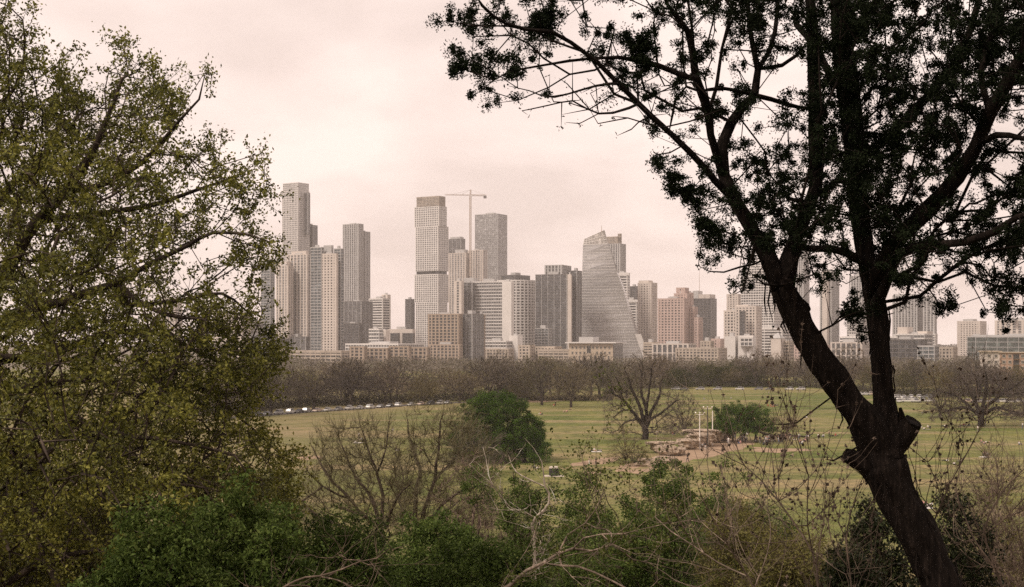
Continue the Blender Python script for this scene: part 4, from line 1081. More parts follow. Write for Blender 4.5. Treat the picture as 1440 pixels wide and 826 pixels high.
# ------------------------------------------------------------------ poles at the outcrop
rng = np.random.default_rng(305)
whitem = paint('white_painted_metal', (0.75, 0.7, 0.64), .6, .1, 1)
darkm = paint('dark_metal', (0.05, 0.048, 0.045), .6, .2, 1)
def siren_pole(px, py, top, label, heads=True, mat=None):
    g = G(px, py); h = ztop(top, g[1]); e = empty('pole', g); tag(e, label, 'pole')
    mb = MB(); tube(mb, [(0, 0, -.2), (0, 0, h * .5), (0, 0, h)], [.16, .13, .11], 8, cap=True); mb.build('post', mat or whitem, e)
    if heads:
        a = MB(); tube(a, [(-.9, 0, h - .4), (.9, 0, h - .4)], [.06, .06], 6, cap=True); a.build('cross_arm', whitem, e)
        for sx in (-1, 1):
            s = MB(); tube(s, [(sx * .85, 0, h - .35), (sx * .95, -.15, h - .1), (sx * 1.05, -.4, h + .15)], [.06, .11, .17], 10, cap=True); s.build('lamp_head', whitem, e)
        s = MB(); s.box((0, 0, h + .12), (.16, .16, .14)); s.build('sensor_box', whitem, e)
siren_pole(984, 632, 581, 'tall white pole with two lamp heads at the outcrop, left one')
siren_pole(995, 629, 573, 'thin dark pole with two lamp heads at the outcrop, middle one', True, darkm)
siren_pole(1002, 626, 578, 'plain white pole without lamps at the outcrop', False)
g = G(983, 617)
# ------------------------------------------------------------------ litter bin
rng = np.random.default_rng(306)
def bin_():
    g = G(779, 670); e = empty('litter_bin', g); tag(e, 'dark round litter bin on a pale concrete pad in the grass', 'bin')
    b_ = MB(); a = np.linspace(0, 2 * np.pi, 20, endpoint=False); c = np.stack([np.cos(a), np.sin(a)], 1)
    b_.loft([(.12, c * .78), (.2, c * .85), (1.5, c * .88), (1.52, c * .8)]); b_.build('barrel', darkm, e)
    r_ = MB(); r_.loft([(1.53, c * .95), (1.75, c * .95), (1.9, c * .6)]); r_.build('lid', paint('pale_lid', (.5, .44, .38), .7), e)
    s_ = MB()
    for k in range(20): s_.box((math.cos(a[k]) * .9, math.sin(a[k]) * .9, .85), (.05, .05, .6), a[k])
    s_.build('slat', darkm, e)
    MB().box((0, 0, .055), (1.9, 1.5, .055)).build('pad', paint('concrete_pad', (.5, .44, .36), .9), e)
    e.scale = (1, 1, 1)
bin_()

# ------------------------------------------------------------------ cars
rng = np.random.default_rng(307)
glassc = paint('car_glass', (0.02, 0.02, 0.022), .12, .2, 1, spec=.8); tyrem = paint('tyre_rubber', (0.02, 0.02, 0.02), .9, .2, 1)
lampm = paint('lamp_glass', (.6, .58, .52), .2, .1, 1); rimm = paint('wheel_rim', (.35, .34, .33), .4, .1, 1, metallic=.6)
CARP = {}
for nme, c in (('white', (.55, .53, .5)), ('silver', (.36, .35, .34)), ('grey', (.16, .155, .15)), ('black', (.03, .03, .032)), ('red', (.30, .05, .035)), ('blue', (.06, .09, .17)), ('beige', (.5, .38, .31))):
    CARP[nme] = paint(nme + '_car_paint', c, .3, .06, .5, spec=.6)
def make_car(kind):
    L = {'sedan': 4.6, 'suv': 4.7, 'pickup': 5.5}[kind]; Wd = 1.85
    pr = {  # side outline (x from nose 0 to tail 1, z) of the lower body and the cabin
     'sedan': ([(0, .45), (.02, .68), (.06, .78), (.28, .92), (.80, .96), (.97, .90), (1, .6), (.99, .38), (.02, .32)], [(.27, .92), (.40, 1.40), (.66, 1.43), (.84, .98)]),
     'suv': ([(0, .5), (.02, .82), (.05, .92), (.25, 1.05), (.97, 1.08), (1, .8), (.99, .42), (.02, .38)], [(.24, 1.05), (.35, 1.64), (.90, 1.68), (.975, 1.1)]),
     'pickup': ([(0, .55), (.02, .9), (.04, 1.0), (.26, 1.12), (.99, 1.12), (1, .6), (.99, .5), (.02, .42)], [(.25, 1.12), (.33, 1.72), (.56, 1.75), (.62, 1.12)])}[kind]
    e = empty('parked_car')
    def ext(outline, hw, top_in, zlo, zhi):
        mb = MB(); n = len(outline); V = []
        for sx, k in ((-1, 1.0), (1, 1.0)):
            for x, z in outline:
                t = (z - zlo) / max(.01, zhi - zlo); V.append([x * L - L / 2, sx * (hw - top_in * max(0, min(1, t))), z])
        q = [[i, (i + 1) % n, n + (i + 1) % n, n + i] for i in range(n)]
        mb.add(V, q=q, ng=[list(range(n))[::-1], [n + i for i in range(n)]]); return mb
    bo = ext(pr[0], Wd / 2, .08, .5, 1.1)
    zr = pr[1][1][1]; zb = pr[1][0][1]
    x1, x2 = pr[1][1][0], pr[1][2][0]
    bo.loft([(zr - .02, np.array([[x1 * L - L / 2 - .03, -.62], [x2 * L - L / 2 + .03, -.62], [x2 * L - L / 2 + .03, .62], [x1 * L - L / 2 - .03, .62]])), (zr + .06, np.array([[x1 * L - L / 2 + .1, -.56], [x2 * L - L / 2 - .1, -.56], [x2 * L - L / 2 - .1, .56], [x1 * L - L / 2 + .1, .56]]))])
    for fx in (x1 + .005, (x1 + x2) / 2 + .02, x2 - .01):    # door pillars
        for sy in (-1, 1): tube(bo, [(fx * L - L / 2, sy * .845, zb), (fx * L - L / 2, sy * .64, zr)], [.055, .05], 4)
    body = bo.build('body', CARP['white'], e)
    ext(pr[1], Wd / 2 - .06, .24, zb, zr).build('window', glassc, e)
    for fx in (.17, .80):
        for sy in (-1, 1):
            wb = MB(); tube(wb, [(fx * L - L / 2, sy * (Wd / 2 - .2), .34), (fx * L - L / 2, sy * (Wd / 2 + .02), .34)], [.35, .35], 14, cap=True); wo_ = wb.build('wheel', tyrem, e)
            rb = MB(); tube(rb, [(fx * L - L / 2, sy * (Wd / 2 + .0), .34), (fx * L - L / 2, sy * (Wd / 2 + .04), .34)], [.2, .19], 10, cap=True); rb.build('rim', rimm, wo_)
    for sy in (-1, 1): MB().box((-L / 2 + .05, sy * .68, .66), (.06, .2, .09)).build('headlight', lampm, e)
    return e
CARS = {k: make_car(k) for k in ('sedan', 'suv', 'pickup')}; cused = set(); pcar = []
def place_car(px, py, kind, colour, rz, label, group):
    g = G(px, py); src = CARS[kind]
    if kind not in cused: cused.add(kind); o = src; o.location = g; o.rotation_euler = (0, 0, rz)
    else: o = copy_tree(src, g, rz)
    for ch in o.children:
        if ch.name.startswith('body'): pcar.append((ch, colour))
    o.location.z = .02
    tag(o, label, 'car', group)
KN = {'sedan': 'sedan', 'suv': 'SUV', 'pickup': 'pickup'}
row = [(352, 586, 'suv', 'grey'), (363, 585.3, 'sedan', 'black'), (375.5, 584.6, 'sedan', 'grey'), (392, 583, 'suv', 'silver'), (409, 581.6, 'suv', 'white'), (421, 581, 'sedan', 'black'), (431.5, 580.3, 'suv', 'grey'), (446, 579.6, 'sedan', 'beige'),
       (460.5, 578.7, 'sedan', 'white'), (476, 577.5, 'sedan', 'grey'), (491.5, 576.6, 'pickup', 'white'), (506, 575.8, 'sedan', 'silver'), (521, 575, 'suv', 'white'), (535.5, 573.9, 'sedan', 'grey'), (549, 573, 'sedan', 'black'), (560.5, 572, 'suv', 'white'),
       (578, 571, 'sedan', 'silver'), (592, 570, 'sedan', 'beige'), (605.5, 569.5, 'suv', 'black'), (619, 569, 'suv', 'white'), (630, 568.5, 'sedan', 'grey')]
wd = {}
for k, (px, py, kind, colr) in enumerate(row):
    key = (kind, colr); wd[key] = wd.get(key, 0) + 1
    tot = sum(1 for r in row if r[2:] == (kind, colr))
    lab = '%s %s parked in the row below the %s' % (colr, KN[kind], landmark(px)) if False else None
    pos = '' if tot == 1 else ', %s one from the left' % ORD[wd[key] - 1]
    a, b2 = G(px - 4, py + .45), G(px + 4, py - .45); rz = math.atan2(b2[1] - a[1], b2[0] - a[0]) + (math.pi if rng.random() < .5 else 0)
    place_car(px, py, kind, colr, rz + rng.normal(0, .04), '%s %s in the row along the left field edge%s' % (colr, KN[kind], pos), 'cars parked along the left field edge')
far = []
cols = ['white', 'white', 'silver', 'grey', 'white', 'black', 'beige', 'white', 'silver']
for px in (950, 962, 984.5, 1009, 1040, 1067, 1082, 1110, 1126): far.append((px, 548.7 + .25 * (px > 1080), 'far'))
for px in (1202, 1210, 1217, 1226): far.append((px, 556, 'mid'))
for j, py in enumerate((560.2, 563.0, 566.2)):
    for px in np.arange(1259 + 3 * j, 1312, 11.5): far.append((px + rng.uniform(-1, 1), py, 'lot'))
for px in (1362, 1374, 1386, 1398, 1410, 1422, 1434): far.append((px, 566.5, 'oak'))
lab2 = defaultdict(int); tmp = []
for k, (px, py, zone) in enumerate(far):
    colr = cols[int(rng.integers(0, len(cols)))]; kind = ['sedan', 'suv', 'suv', 'pickup'][int(rng.integers(0, 4))]
    tmp.append((zone, colr, kind, px, py))
tmp.sort(key=lambda t: (t[0], t[3]))
ZN = {'far': 'at the far field edge', 'mid': 'seen between the juniper trunks', 'lot': 'in the lot right of the upright trunk', 'oak': 'behind the wide bare oak'}
for z, colr, kind, px, py in tmp:
    lab2[(z, colr, kind)] += 1; n_ = lab2[(z, colr, kind)]; tot = sum(1 for t in tmp if t[:3] == (z, colr, kind))
    place_car(px, py, kind, colr, (0 if z != 'lot' else rng.choice([0, 1.2])) + rng.normal(0, .1), '%s %s %s%s' % (colr, KN[kind], ZN[z], '' if tot == 1 else ', %s from left' % ORD[n_ - 1]), 'cars parked ' + ZN[z])
for k in CARS:
    if k not in cused:
        for ch in list(CARS[k].children): bpy.data.objects.remove(ch)
        bpy.data.objects.remove(CARS[k])
for ch, colr in pcar:
    ch.material_slots[0].link = 'OBJECT'; ch.material_slots[0].material = CARP[colr]

# ------------------------------------------------------------------ people
rng = np.random.default_rng(308)
skinm = paint('skin', (.42, .25, .18), .6, .08, 3)
CL = {n: paint(n + '_cloth', c, .9, .12, 4) for n, c in (('white', (.72, .68, .64)), ('black', (.02, .02, .022)), ('navy', (.025, .03, .045)), ('red', (.42, .06, .05)), ('grey', (.22, .21, .2)), ('blue', (.09, .12, .2)), ('tan', (.4, .3, .2)), ('pink', (.6, .33, .3)), ('green', (.08, .14, .07)))}
hairm = paint('hair', (.03, .02, .014), .7, .3, 4)
def skinned(verts, edges, radii, zones, hair_c):
    """grow one continuous body over a skeleton; faces take skin, shirt or trousers by the nearest bone"""
    me = bpy.data.meshes.new('tmp'); me.from_pydata(verts, edges, []); o = bpy.data.objects.new('tmp', me); COL.objects.link(o)
    sk = o.modifiers.new('s', 'SKIN'); sk.use_smooth_shade = True
    for v, r in zip(me.skin_vertices[0].data, radii): v.radius = (r, r); v.use_root = False
    me.skin_vertices[0].data[0].use_root = True
    ss = o.modifiers.new('u', 'SUBSURF'); ss.levels = 1; ss.render_levels = 1
    dg = bpy.context.evaluated_depsgraph_get(); m2 = bpy.data.meshes.new_from_object(o.evaluated_get(dg)); m2.name = 'body'
    bpy.data.objects.remove(o); bpy.data.meshes.remove(me)
    for m_ in (skinm, CL['white'], CL['navy'], hairm): m2.materials.append(m_)
    V = np.array(verts); E = np.array(edges)
    for f in m2.polygons:
        c = np.array(f.center); A = V[E[:, 0]]; Bq = V[E[:, 1]]; ab = Bq - A; t = np.clip(((c - A) * ab).sum(1) / (ab ** 2).sum(1), 0, 1)
        d = np.linalg.norm(c - (A + ab * t[:, None]), axis=1); f.material_index = zones[int(np.argmin(d))]
        if np.linalg.norm(c - hair_c) < .135 and (c - hair_c)[2] > -.03 : f.material_index = 3
    m2.update(); return m2
def body(pose):
    if pose == 'standing':
        J = dict(pel=(0, 0, .95), ch=(0, .01, 1.28), nk=(0, 0, 1.48), hd=(0, -.02, 1.62), ht=(0, -.01, 1.72), sl=(-.19, 0, 1.40), el=(-.25, .03, 1.12), wl=(-.26, -.05, .87), hl=(-.26, -.07, .77), sr=(.19, 0, 1.40), er=(.25, .03, 1.12), wr=(.25, -.07, .88), hr=(.25, -.09, .78),
                 pl=(-.1, 0, .9), kl=(-.12, -.02, .5), al=(-.13, .03, .09), tl=(-.14, -.14, .03), pr=(.1, 0, .9), kr=(.12, -.02, .5), ar=(.13, .03, .09), tr=(.14, -.14, .03))
    elif pose == 'walking':
        J = dict(pel=(0, 0, .93), ch=(0, -.02, 1.26), nk=(0, -.04, 1.46), hd=(0, -.07, 1.60), ht=(0, -.06, 1.70), sl=(-.19, -.01, 1.38), el=(-.24, .14, 1.14), wl=(-.25, .12, .9), hl=(-.25, .1, .8), sr=(.19, -.02, 1.38), er=(.24, -.12, 1.13), wr=(.23, -.3, .97), hr=(.22, -.37, .93),
                 pl=(-.1, 0, .88), kl=(-.11, -.2, .52), al=(-.11, -.25, .09), tl=(-.11, -.4, .05), pr=(.1, 0, .88), kr=(.11, .1, .5), ar=(.11, .38, .16), tr=(.11, .3, .03))
    elif pose == 'sitting':
        J = dict(pel=(0, 0, .14), ch=(0, .03, .47), nk=(0, 0, .66), hd=(0, -.04, .80), ht=(0, -.04, .90), sl=(-.19, 0, .59), el=(-.25, -.1, .35), wl=(-.16, -.32, .37), hl=(-.1, -.4, .38), sr=(.19, 0, .59), er=(.28, .1, .33), wr=(.32, .2, .1), hr=(.33, .22, .04),
                 pl=(-.1, -.03, .13), kl=(-.17, -.43, .42), al=(-.15, -.62, .09), tl=(-.15, -.78, .04), pr=(.1, -.03, .13), kr=(.2, -.45, .36), ar=(.17, -.68, .09), tr=(.18, -.83, .05))
    else:  # lying back on the elbows
        J = dict(pel=(0, 0, .12), ch=(0, .3, .26), nk=(0, .47, .38), hd=(0, .55, .49), ht=(0, .6, .57), sl=(-.19, .4, .33), el=(-.27, .5, .07), wl=(-.25, .26, .05), hl=(-.24, .18, .05), sr=(.19, .4, .33), er=(.27, .5, .07), wr=(.25, .26, .05), hr=(.24, .18, .05),
                 pl=(-.1, -.05, .11), kl=(-.13, -.45, .2), al=(-.13, -.85, .07), tl=(-.15, -.9, .17), pr=(.1, -.05, .11), kr=(.12, -.42, .38), ar=(.12, -.7, .07), tr=(.12, -.86, .04))
    names = list(J); ix = {n: i for i, n in enumerate(names)}
    E = [('pel', 'ch', 1), ('ch', 'nk', 1), ('nk', 'hd', 0), ('hd', 'ht', 0), ('ch', 'sl', 1), ('sl', 'el', 1), ('el', 'wl', 0), ('wl', 'hl', 0), ('ch', 'sr', 1), ('sr', 'er', 1), ('er', 'wr', 0), ('wr', 'hr', 0),
         ('pel', 'pl', 2), ('pl', 'kl', 2), ('kl', 'al', 2), ('al', 'tl', 3), ('pel', 'pr', 2), ('pr', 'kr', 2), ('kr', 'ar', 2), ('ar', 'tr', 3)]
    rad = dict(pel=.15, ch=.16, nk=.06, hd=.105, ht=.08, sl=.075, el=.048, wl=.033, hl=.04, sr=.075, er=.048, wr=.033, hr=.04, pl=.1, kl=.065, al=.045, tl=.04, pr=.1, kr=.065, ar=.045, tr=.04)
    return skinned([J[n] for n in names], [(ix[a], ix[b2]) for a, b2, _ in E], [rad[n] for n in names], [z for *_, z in E], np.array(J['hd']) + [0, .05, .08])
BM = {p: body(p) for p in ('standing', 'walking', 'sitting', 'lying')}
SH = ['white', 'black', 'navy', 'red', 'grey', 'blue', 'tan', 'pink', 'green', 'white', 'white', 'black', 'grey']
TR = ['black', 'navy', 'blue', 'tan', 'grey', 'black', 'white']
ppl = []
def person(px, py, pose, where, shirt=None, trou=None, rz=None):
    ppl.append([px, py, pose, where, shirt or SH[int(rng.integers(0, len(SH)))], trou or TR[int(rng.integers(0, len(TR)))], rng.uniform(0, 6.28) if rz is None else rz])
person(838, 655.5, 'standing', 'on the worn path left of the rocks', 'black', 'black'); person(829, 655, 'walking', 'on the worn path left of the rocks', 'tan', 'white')
person(967, 651, 'walking', 'on the bare dirt in front of the outcrop', 'black', 'navy')
for p_ in ((832, 635, 'sitting', 'black'), (836, 635.3, 'sitting', 'white'), (843, 635, 'lying', 'grey')): person(p_[0], p_[1], p_[2], 'on the grass above the worn path', p_[3])
for p_ in ((760, 583, 'sitting', 'red'), (762.5, 584, 'sitting', 'black'), (793, 580.5, 'sitting', 'tan'), (797, 580, 'sitting', 'pink'), (779, 571.5, 'sitting', 'red'), (781, 571.5, 'standing', 'black'), (841, 567, 'standing', 'tan'), (803, 577, 'sitting', 'tan')): person(*p_[:3], 'below the bare trees left of centre', p_[3])
for p_ in ((500, 624, 'sitting', 'white'), (503.5, 622, 'sitting', 'black'), (505, 618, 'standing', 'white'), (508, 620, 'sitting', 'white'), (552.5, 607, 'sitting', 'white'), (557, 634, 'sitting', 'black'), (561, 635, 'sitting', 'black'), (578, 634, 'sitting', 'tan'), (584, 630, 'lying', 'white'), (594, 634, 'lying', 'pink'), (575, 613, 'sitting', 'pink'), (752, 659, 'sitting', 'grey'), (755, 659.5, 'lying', 'white')): person(*p_[:3], 'behind the bare branches left of centre', p_[3])
for p_ in ((924, 610, 'sitting', 'white'), (927, 609, 'sitting', 'black'), (922, 612, 'lying', 'black'), (946, 612, 'sitting', 'red'), (948, 613, 'sitting', 'navy'), (992, 633, 'standing', 'black'), (988, 634, 'standing', 'grey'), (976, 630, 'standing', 'black')): person(*p_[:3], 'among the rocks near the largest bare tree', p_[3])
for k in range(62):
    u = rng.uniform(0, 1); px = 1016 + 124 * u; py = rng.uniform(613, 621) + 3 * math.sin(u * 3.1) + (4 * rng.random() if rng.random() < .3 else 0)
    person(px, py + 1.5, ['standing', 'standing', 'walking', 'sitting'][int(rng.integers(0, 4))], 'in the shaded crowd under the evergreens' if px < 1085 else 'in the crowd below the arching limb', ['white', 'black', 'grey', 'white', 'black', 'tan', 'navy', 'pink'][int(rng.integers(0, 8))])
for p_ in ((1080, 571.8, 'sitting', 'red'), (1084, 571.5, 'sitting', 'red'), (1088, 571.5, 'sitting', 'pink'), (1091, 571.3, 'sitting', 'navy'), (1094, 571, 'sitting', 'black'), (990, 562, 'sitting', 'navy'), (1018, 558, 'sitting', 'tan'), (1028, 561, 'lying', 'white'), (1081, 556, 'standing', 'grey'), (1125, 553, 'standing', 'tan'), (996, 552.5, 'standing', 'black'), (999, 552.5, 'standing', 'black'), (1001, 552, 'standing', 'navy'), (1117, 578.5, 'standing', 'tan')): person(*p_[:3], 'on the far grass beyond the evergreens', p_[3])
for p_ in ((1133, 588, 'lying', 'white'), (1115, 642.5, 'sitting', 'tan'), (1132, 652, 'sitting', 'grey'), (1166, 615, 'standing', 'tan'), (1170, 614, 'lying', 'black'), (1175, 614, 'sitting', 'red'), (1158, 615, 'sitting', 'white'), (1151, 620, 'standing', 'white')): person(*p_[:3], 'on the grass left of the leaning trunk', p_[3])
for p_ in ((1214, 568.5, 'sitting', 'white'), (1217, 568.5, 'sitting', 'white'), (1210, 574, 'lying', 'white'), (1223, 578, 'standing', 'navy')): person(*p_[:3], 'on the grass seen between the juniper trunks', p_[3])
for p_ in ((1300, 581, 'sitting', 'black'), (1298, 582, 'sitting', 'grey'), (1296, 603, 'sitting', 'white'), (1300, 604, 'lying', 'white'), (1305, 602, 'sitting', 'white'), (1308, 603, 'sitting', 'black'), (1327, 600, 'lying', 'white'), (1351, 601, 'sitting', 'black'), (1355, 600, 'sitting', 'red'), (1360, 599, 'lying', 'black'), (1363, 599.5, 'sitting', 'black'), (1375, 608, 'standing', 'white'), (1386, 599, 'standing', 'tan'), (1398, 599.5, 'lying', 'white'), (1438, 603.5, 'standing', 'white'),
           (1380, 623, 'sitting', 'pink'), (1384, 624.5, 'lying', 'pink'), (1389, 623, 'lying', 'tan'), (1383, 642, 'sitting', 'black'), (1387, 642, 'sitting', 'white'), (1389, 641, 'sitting', 'grey'), (1330, 649, 'lying', 'white'), (1342, 654, 'lying', 'white'), (1350, 650, 'lying', 'white'), (1433, 626, 'sitting', 'white')): person(*p_[:3], 'on the grass right of the upright trunk', p_[3])
for p_ in ((1298, 712, 'sitting', 'pink'), (1303, 714, 'sitting', 'white'), (1307, 711, 'lying', 'white')): person(*p_[:3], 'close behind the juniper trunk low at the right', p_[3])
ppl.sort(key=lambda p: p[0]); cnt2 = defaultdict(int)
def pkey(p): return (p[3], p[2], p[4])
for p in ppl:
    cnt2[pkey(p)] += 1; n_ = cnt2[pkey(p)]; tot = sum(1 for q in ppl if pkey(q) == pkey(p))
    o = link('person', BM[p[2]]); g = G(p[0], p[1]); o.location = g; o.rotation_euler = (0, 0, p[6]); o.location.z = .0; o.scale = (1.1, 1.1, 1.1)
    tag(o, 'person in %s top %s %s%s' % (p[4], p[2], p[3], '' if tot == 1 else ', %s from left' % ORD[min(9, n_ - 1)]), 'person', 'people ' + p[3])
    for si, m_ in ((1, CL[p[4]]), (2, CL[p[5]])):
        o.material_slots[si].link = 'OBJECT'; o.material_slots[si].material = m_
# picnic blankets
for (px, py, c, lab) in ((1385, 643, 'white', 'pale picnic blanket under the seated group right of the trunk'), (1303, 714.5, 'white', 'white picnic blanket close behind the juniper trunk'), (1086, 572, 'red', 'red picnic blanket under the far seated group'), (839, 635.6, 'white', 'white picnic blanket above the worn path'), (504, 623, 'white', 'white picnic blanket seen through the bare branches'), (1302, 604, 'grey', 'grey picnic blanket right of the broken stub')):
    g = G(px, py); mb = MB(); n = 7
    XX, YY = np.meshgrid(np.linspace(-1.2, 1.2, n), np.linspace(-1, 1, n)); ZZ = .03 + .02 * rng.random((n, n)); i2 = np.arange(n - 1)[:, None] * n + np.arange(n - 1)[None]
    mb.add(np.stack([XX.ravel(), YY.ravel(), ZZ.ravel()], 1), q=np.stack([i2, i2 + 1, i2 + n + 1, i2 + n], -1).reshape(-1, 4)); o = mb.build('blanket', CL[c], loc=g); o.rotation_euler = (0, 0, rng.uniform(0, 3)); tag(o, lab, 'blanket')
# ------------------------------------------------------------------ foreground: big juniper at the right
rng = np.random.default_rng(401)
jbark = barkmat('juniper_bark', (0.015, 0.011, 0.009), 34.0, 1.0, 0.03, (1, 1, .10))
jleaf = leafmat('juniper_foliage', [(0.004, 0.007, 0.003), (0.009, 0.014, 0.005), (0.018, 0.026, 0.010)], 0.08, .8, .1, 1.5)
JD = 9.5
def px3(x, y, d): return W(x, y, d)
RS = [.84]
def plimb(t, pts, d0, d1, step=.12, wob=.0, d=JD, attach=True):
    """limb given by image points (px, py, radius px); its depth runs from d+d0 to d+d1"""
    n = len(pts); P = [W(p[0], p[1], d + d0 + (d1 - d0) * i / (n - 1)) for i, p in enumerate(pts)]
    R = [RS[0] * p[2] / F * (d + d0 + (d1 - d0) * i / (n - 1)) for i, p in enumerate(pts)]
    return t.limb(P, R, step, attach, wob)
def blobs(grid, x0, y0, cs, k, dd, d=JD, sd=.5, tilt=None):
    """tuft centres sampled from a coarse coverage grid, spread through the depth of the crown"""
    o = []
    for r, row_ in enumerate(grid):
        for c, v in enumerate(row_):
            if v <= 0: continue
            n = rng.poisson(-math.log(1 - min(v, 9.3) / 10.) * k)
            for _ in range(n):
                x = x0 + (c + rng.random()) * cs; y = y0 + (r + rng.random()) * cs; D = d + rng.normal(0, sd)
                o.append(W(x, y, D))
    return np.array(o)
def juniper():
    g0 = W(1330, 800, JD); base = (g0[0] + .15, JD, ground_z(0, JD)); e = empty('juniper_tree', base)
    tag(e, 'big dark juniper with a leaning twin trunk framing the right of the view', 'tree')
    t = Tree(90000)
    P0 = np.array([base[0] + .1, JD, base[2] - .4]); Pm = W(1328, 850, JD)
    t.limb([P0, (P0 + Pm) / 2 + [.03, 0, 0], Pm, W(1308, 790, JD), W(1282, 735, JD), W(1256, 685, JD), W(1243, 650, JD)], [.17, .15, .126, .12, .118, .129, .142], .05, False)
    RS[0] = .68
    plimb(t, [(1243, 650, 40), (1222, 605, 34), (1195, 565, 29), (1165, 523, 27), (1138, 480, 26), (1118, 440, 25), (1100, 405, 23)], 0, -.25, .05)
    plimb(t, [(1100, 405, 23), (1080, 362, 17), (1061, 328, 15), (1035, 285, 14), (1018, 246, 12.5), (1016, 203, 11), (1028, 172, 10), (1046, 150, 9.5), (1061, 134, 9), (1066, 97, 7.5), (1058, 60, 6), (1054, 35, 5), (1050, -20, 4)], -.25, .4)
    plimb(t, [(1066, 97, 6), (1082, 72, 5), (1090, 45, 4.5), (1094, 0, 4)], .3, .7)
    plimb(t, [(1012, 232, 9), (1000, 190, 8.5), (996, 159, 8.5), (987, 130, 9), (978, 108, 9), (974, 75, 7.5), (968, 45, 6), (950, 22, 4.5), (938, 5, 3.5), (925, -30, 3)], -.1, -.8)
    plimb(t, [(1035, 285, 9), (1005, 254, 7.5), (992, 238, 7), (970, 214, 7), (945, 190, 6.5), (915, 163, 6.5), (898, 146, 6), (870, 118, 5.5), (838, 86, 5), (803, 60, 4.5), (776, 45, 4.5), (740, 42, 4.2), (715, 35, 4), (695, 24, 3.5), (678, 8, 3), (668, -8, 2.2)], -.3, -1.3)
    plimb(t, [(978, 112, 6), (960, 106, 6), (925, 92, 5.5), (900, 86, 5), (870, 81, 4), (835, 82, 3.2), (800, 86, 2.8), (770, 91, 2.4), (735, 97, 2.2), (712, 103, 2), (695, 113, 1.4)], -.6, -1.0)
    plimb(t, [(898, 146, 3.2), (885, 152, 3), (862, 159, 2.5), (842, 160, 2.2), (825, 153, 2), (805, 142, 1.8), (790, 144, 1.5), (768, 149, 1.4), (745, 154, 1.2), (734, 156, .9)], -.9, -1.4)
    plimb(t, [(858, 118, 3), (838, 121, 2.6), (820, 126, 2.3), (800, 132, 2), (780, 137, 1.8), (762, 135, 1.5), (745, 128, 1.2), (728, 124, 1)], -.9, -.6)
    plimb(t, [(912, 165, 2), (898, 172, 1.8), (888, 182, 1.5), (868, 191, 1.2)], -.8, -.5); plimb(t, [(960, 205, 2), (942, 215, 1.6), (922, 218, 1.2)], -.6, -.9)
    plimb(t, [(988, 130, 3), (965, 122, 3), (950, 140, 3), (945, 165, 2.5), (940, 190, 2)], -.3, 0)
    plimb(t, [(1066, 97, 4), (1100, 92, 4), (1120, 78, 4), (1135, 60, 4)], .3, .8); plimb(t, [(1061, 134, 5), (1085, 140, 5), (1110, 148, 5), (1143, 155, 6)], .1, .5)
    plimb(t, [(1061, 134, 4), (1020, 125, 4), (985, 128, 4)], .1, -.5)
    plimb(t, [(1100, 405, 24), (1108, 370, 18), (1118, 335, 14), (1135, 300, 13), (1147, 262, 13), (1148, 215, 13), (1146, 160, 12), (1144, 110, 12), (1143, 60, 11), (1140, 0, 10), (1138, -70, 8), (1130, -150, 5)], -.25, .9)
    # upright trunk
    RS[0] = .74
    plimb(t, [(1246, 640, 34), (1247, 600, 25), (1243, 560, 19), (1240, 520, 18), (1237, 480, 17), (1233, 440, 18), (1228, 405, 20), (1219, 366, 17), (1211, 310, 17), (1204, 250, 17), (1200, 190, 18), (1192, 120, 18), (1184, 60, 17), (1178, 0, 15), (1172, -90, 12), (1160, -190, 7)], 0, .5, .06)
    plimb(t, [(1229, 405, 16), (1240, 372, 15), (1268, 330, 16), (1303, 297, 16), (1346, 249, 14), (1371, 209, 14), (1392, 158, 14), (1410, 128, 13), (1430, 90, 11), (1455, 40, 9), (1490, -40, 7)], .1, -.9)
    plimb(t, [(1232, 430, 12), (1248, 395, 10), (1262, 362, 9), (1285, 347, 8), (1320, 344, 8), (1356, 341, 7.5), (1397, 327, 7), (1432, 305, 5.5), (1470, 295, 4)], .1, -1.3)
    plimb(t, [(1227, 395, 11), (1212, 367, 9.5), (1190, 355, 8.5), (1168, 350, 7.5), (1140, 350, 6.5), (1112, 349, 6)], .1, -.2)
    plimb(t, [(1202, 228, 10), (1240, 200, 9), (1272, 170, 9), (1300, 140, 8.5), (1331, 105, 8), (1352, 70, 7.5), (1366, 38, 7), (1378, -5, 6), (1395, -60, 4)], .3, 1.2)
    plimb(t, [(1192, 130, 9), (1168, 108, 8), (1150, 70, 7), (1120, 35, 6)], .6, 1.3); plimb(t, [(1186, 60, 9), (1220, 20, 8), (1260, -30, 6)], .5, 1.1)
    plimb(t, [(1205, 262, 8), (1180, 252, 7), (1160, 268, 6), (1130, 285, 5), (1110, 280, 4)], .4, .9)
    plimb(t, [(1371, 209, 7), (1400, 190, 6), (1440, 195, 5), (1480, 205, 3)], -.4, -1.2); plimb(t, [(1392, 160, 7), (1380, 100, 6), (1396, 40, 5), (1410, -20, 4)], -.4, .3)
    # small dead limbs
    plimb(t, [(1060, 372, 2.2), (1040, 376, 2), (1018, 383, 1.6), (998, 382, 1.2), (982, 374, .8)], -.3, -.7); plimb(t, [(1094, 402, 3), (1075, 400, 2.4), (1062, 390, 1.2)], -.3, -.5)
    plimb(t, [(1085, 398, 2), (1080, 425, 1.6), (1088, 458, .8)], -.3, -.4); plimb(t, [(1145, 470, 2), (1170, 458, 2), (1192, 444, 1.8), (1220, 434, 1.6)], -.2, -.5)
    plimb(t, [(1060, 345, 2), (1045, 408, 1.6), (1030, 415, .8)], -.3, -.6); plimb(t, [(1120, 595, 1.5), (1105, 597, 1.4), (1078, 597, .8)], -.1, -.3)
    plimb(t, [(1185, 641, 2), (1172, 648, 1.8), (1160, 646, 1)], -.1, -.4); plimb(t, [(1236, 465, 3), (1222, 468, 2.2), (1205, 466, 1.6)], .2, -.1)
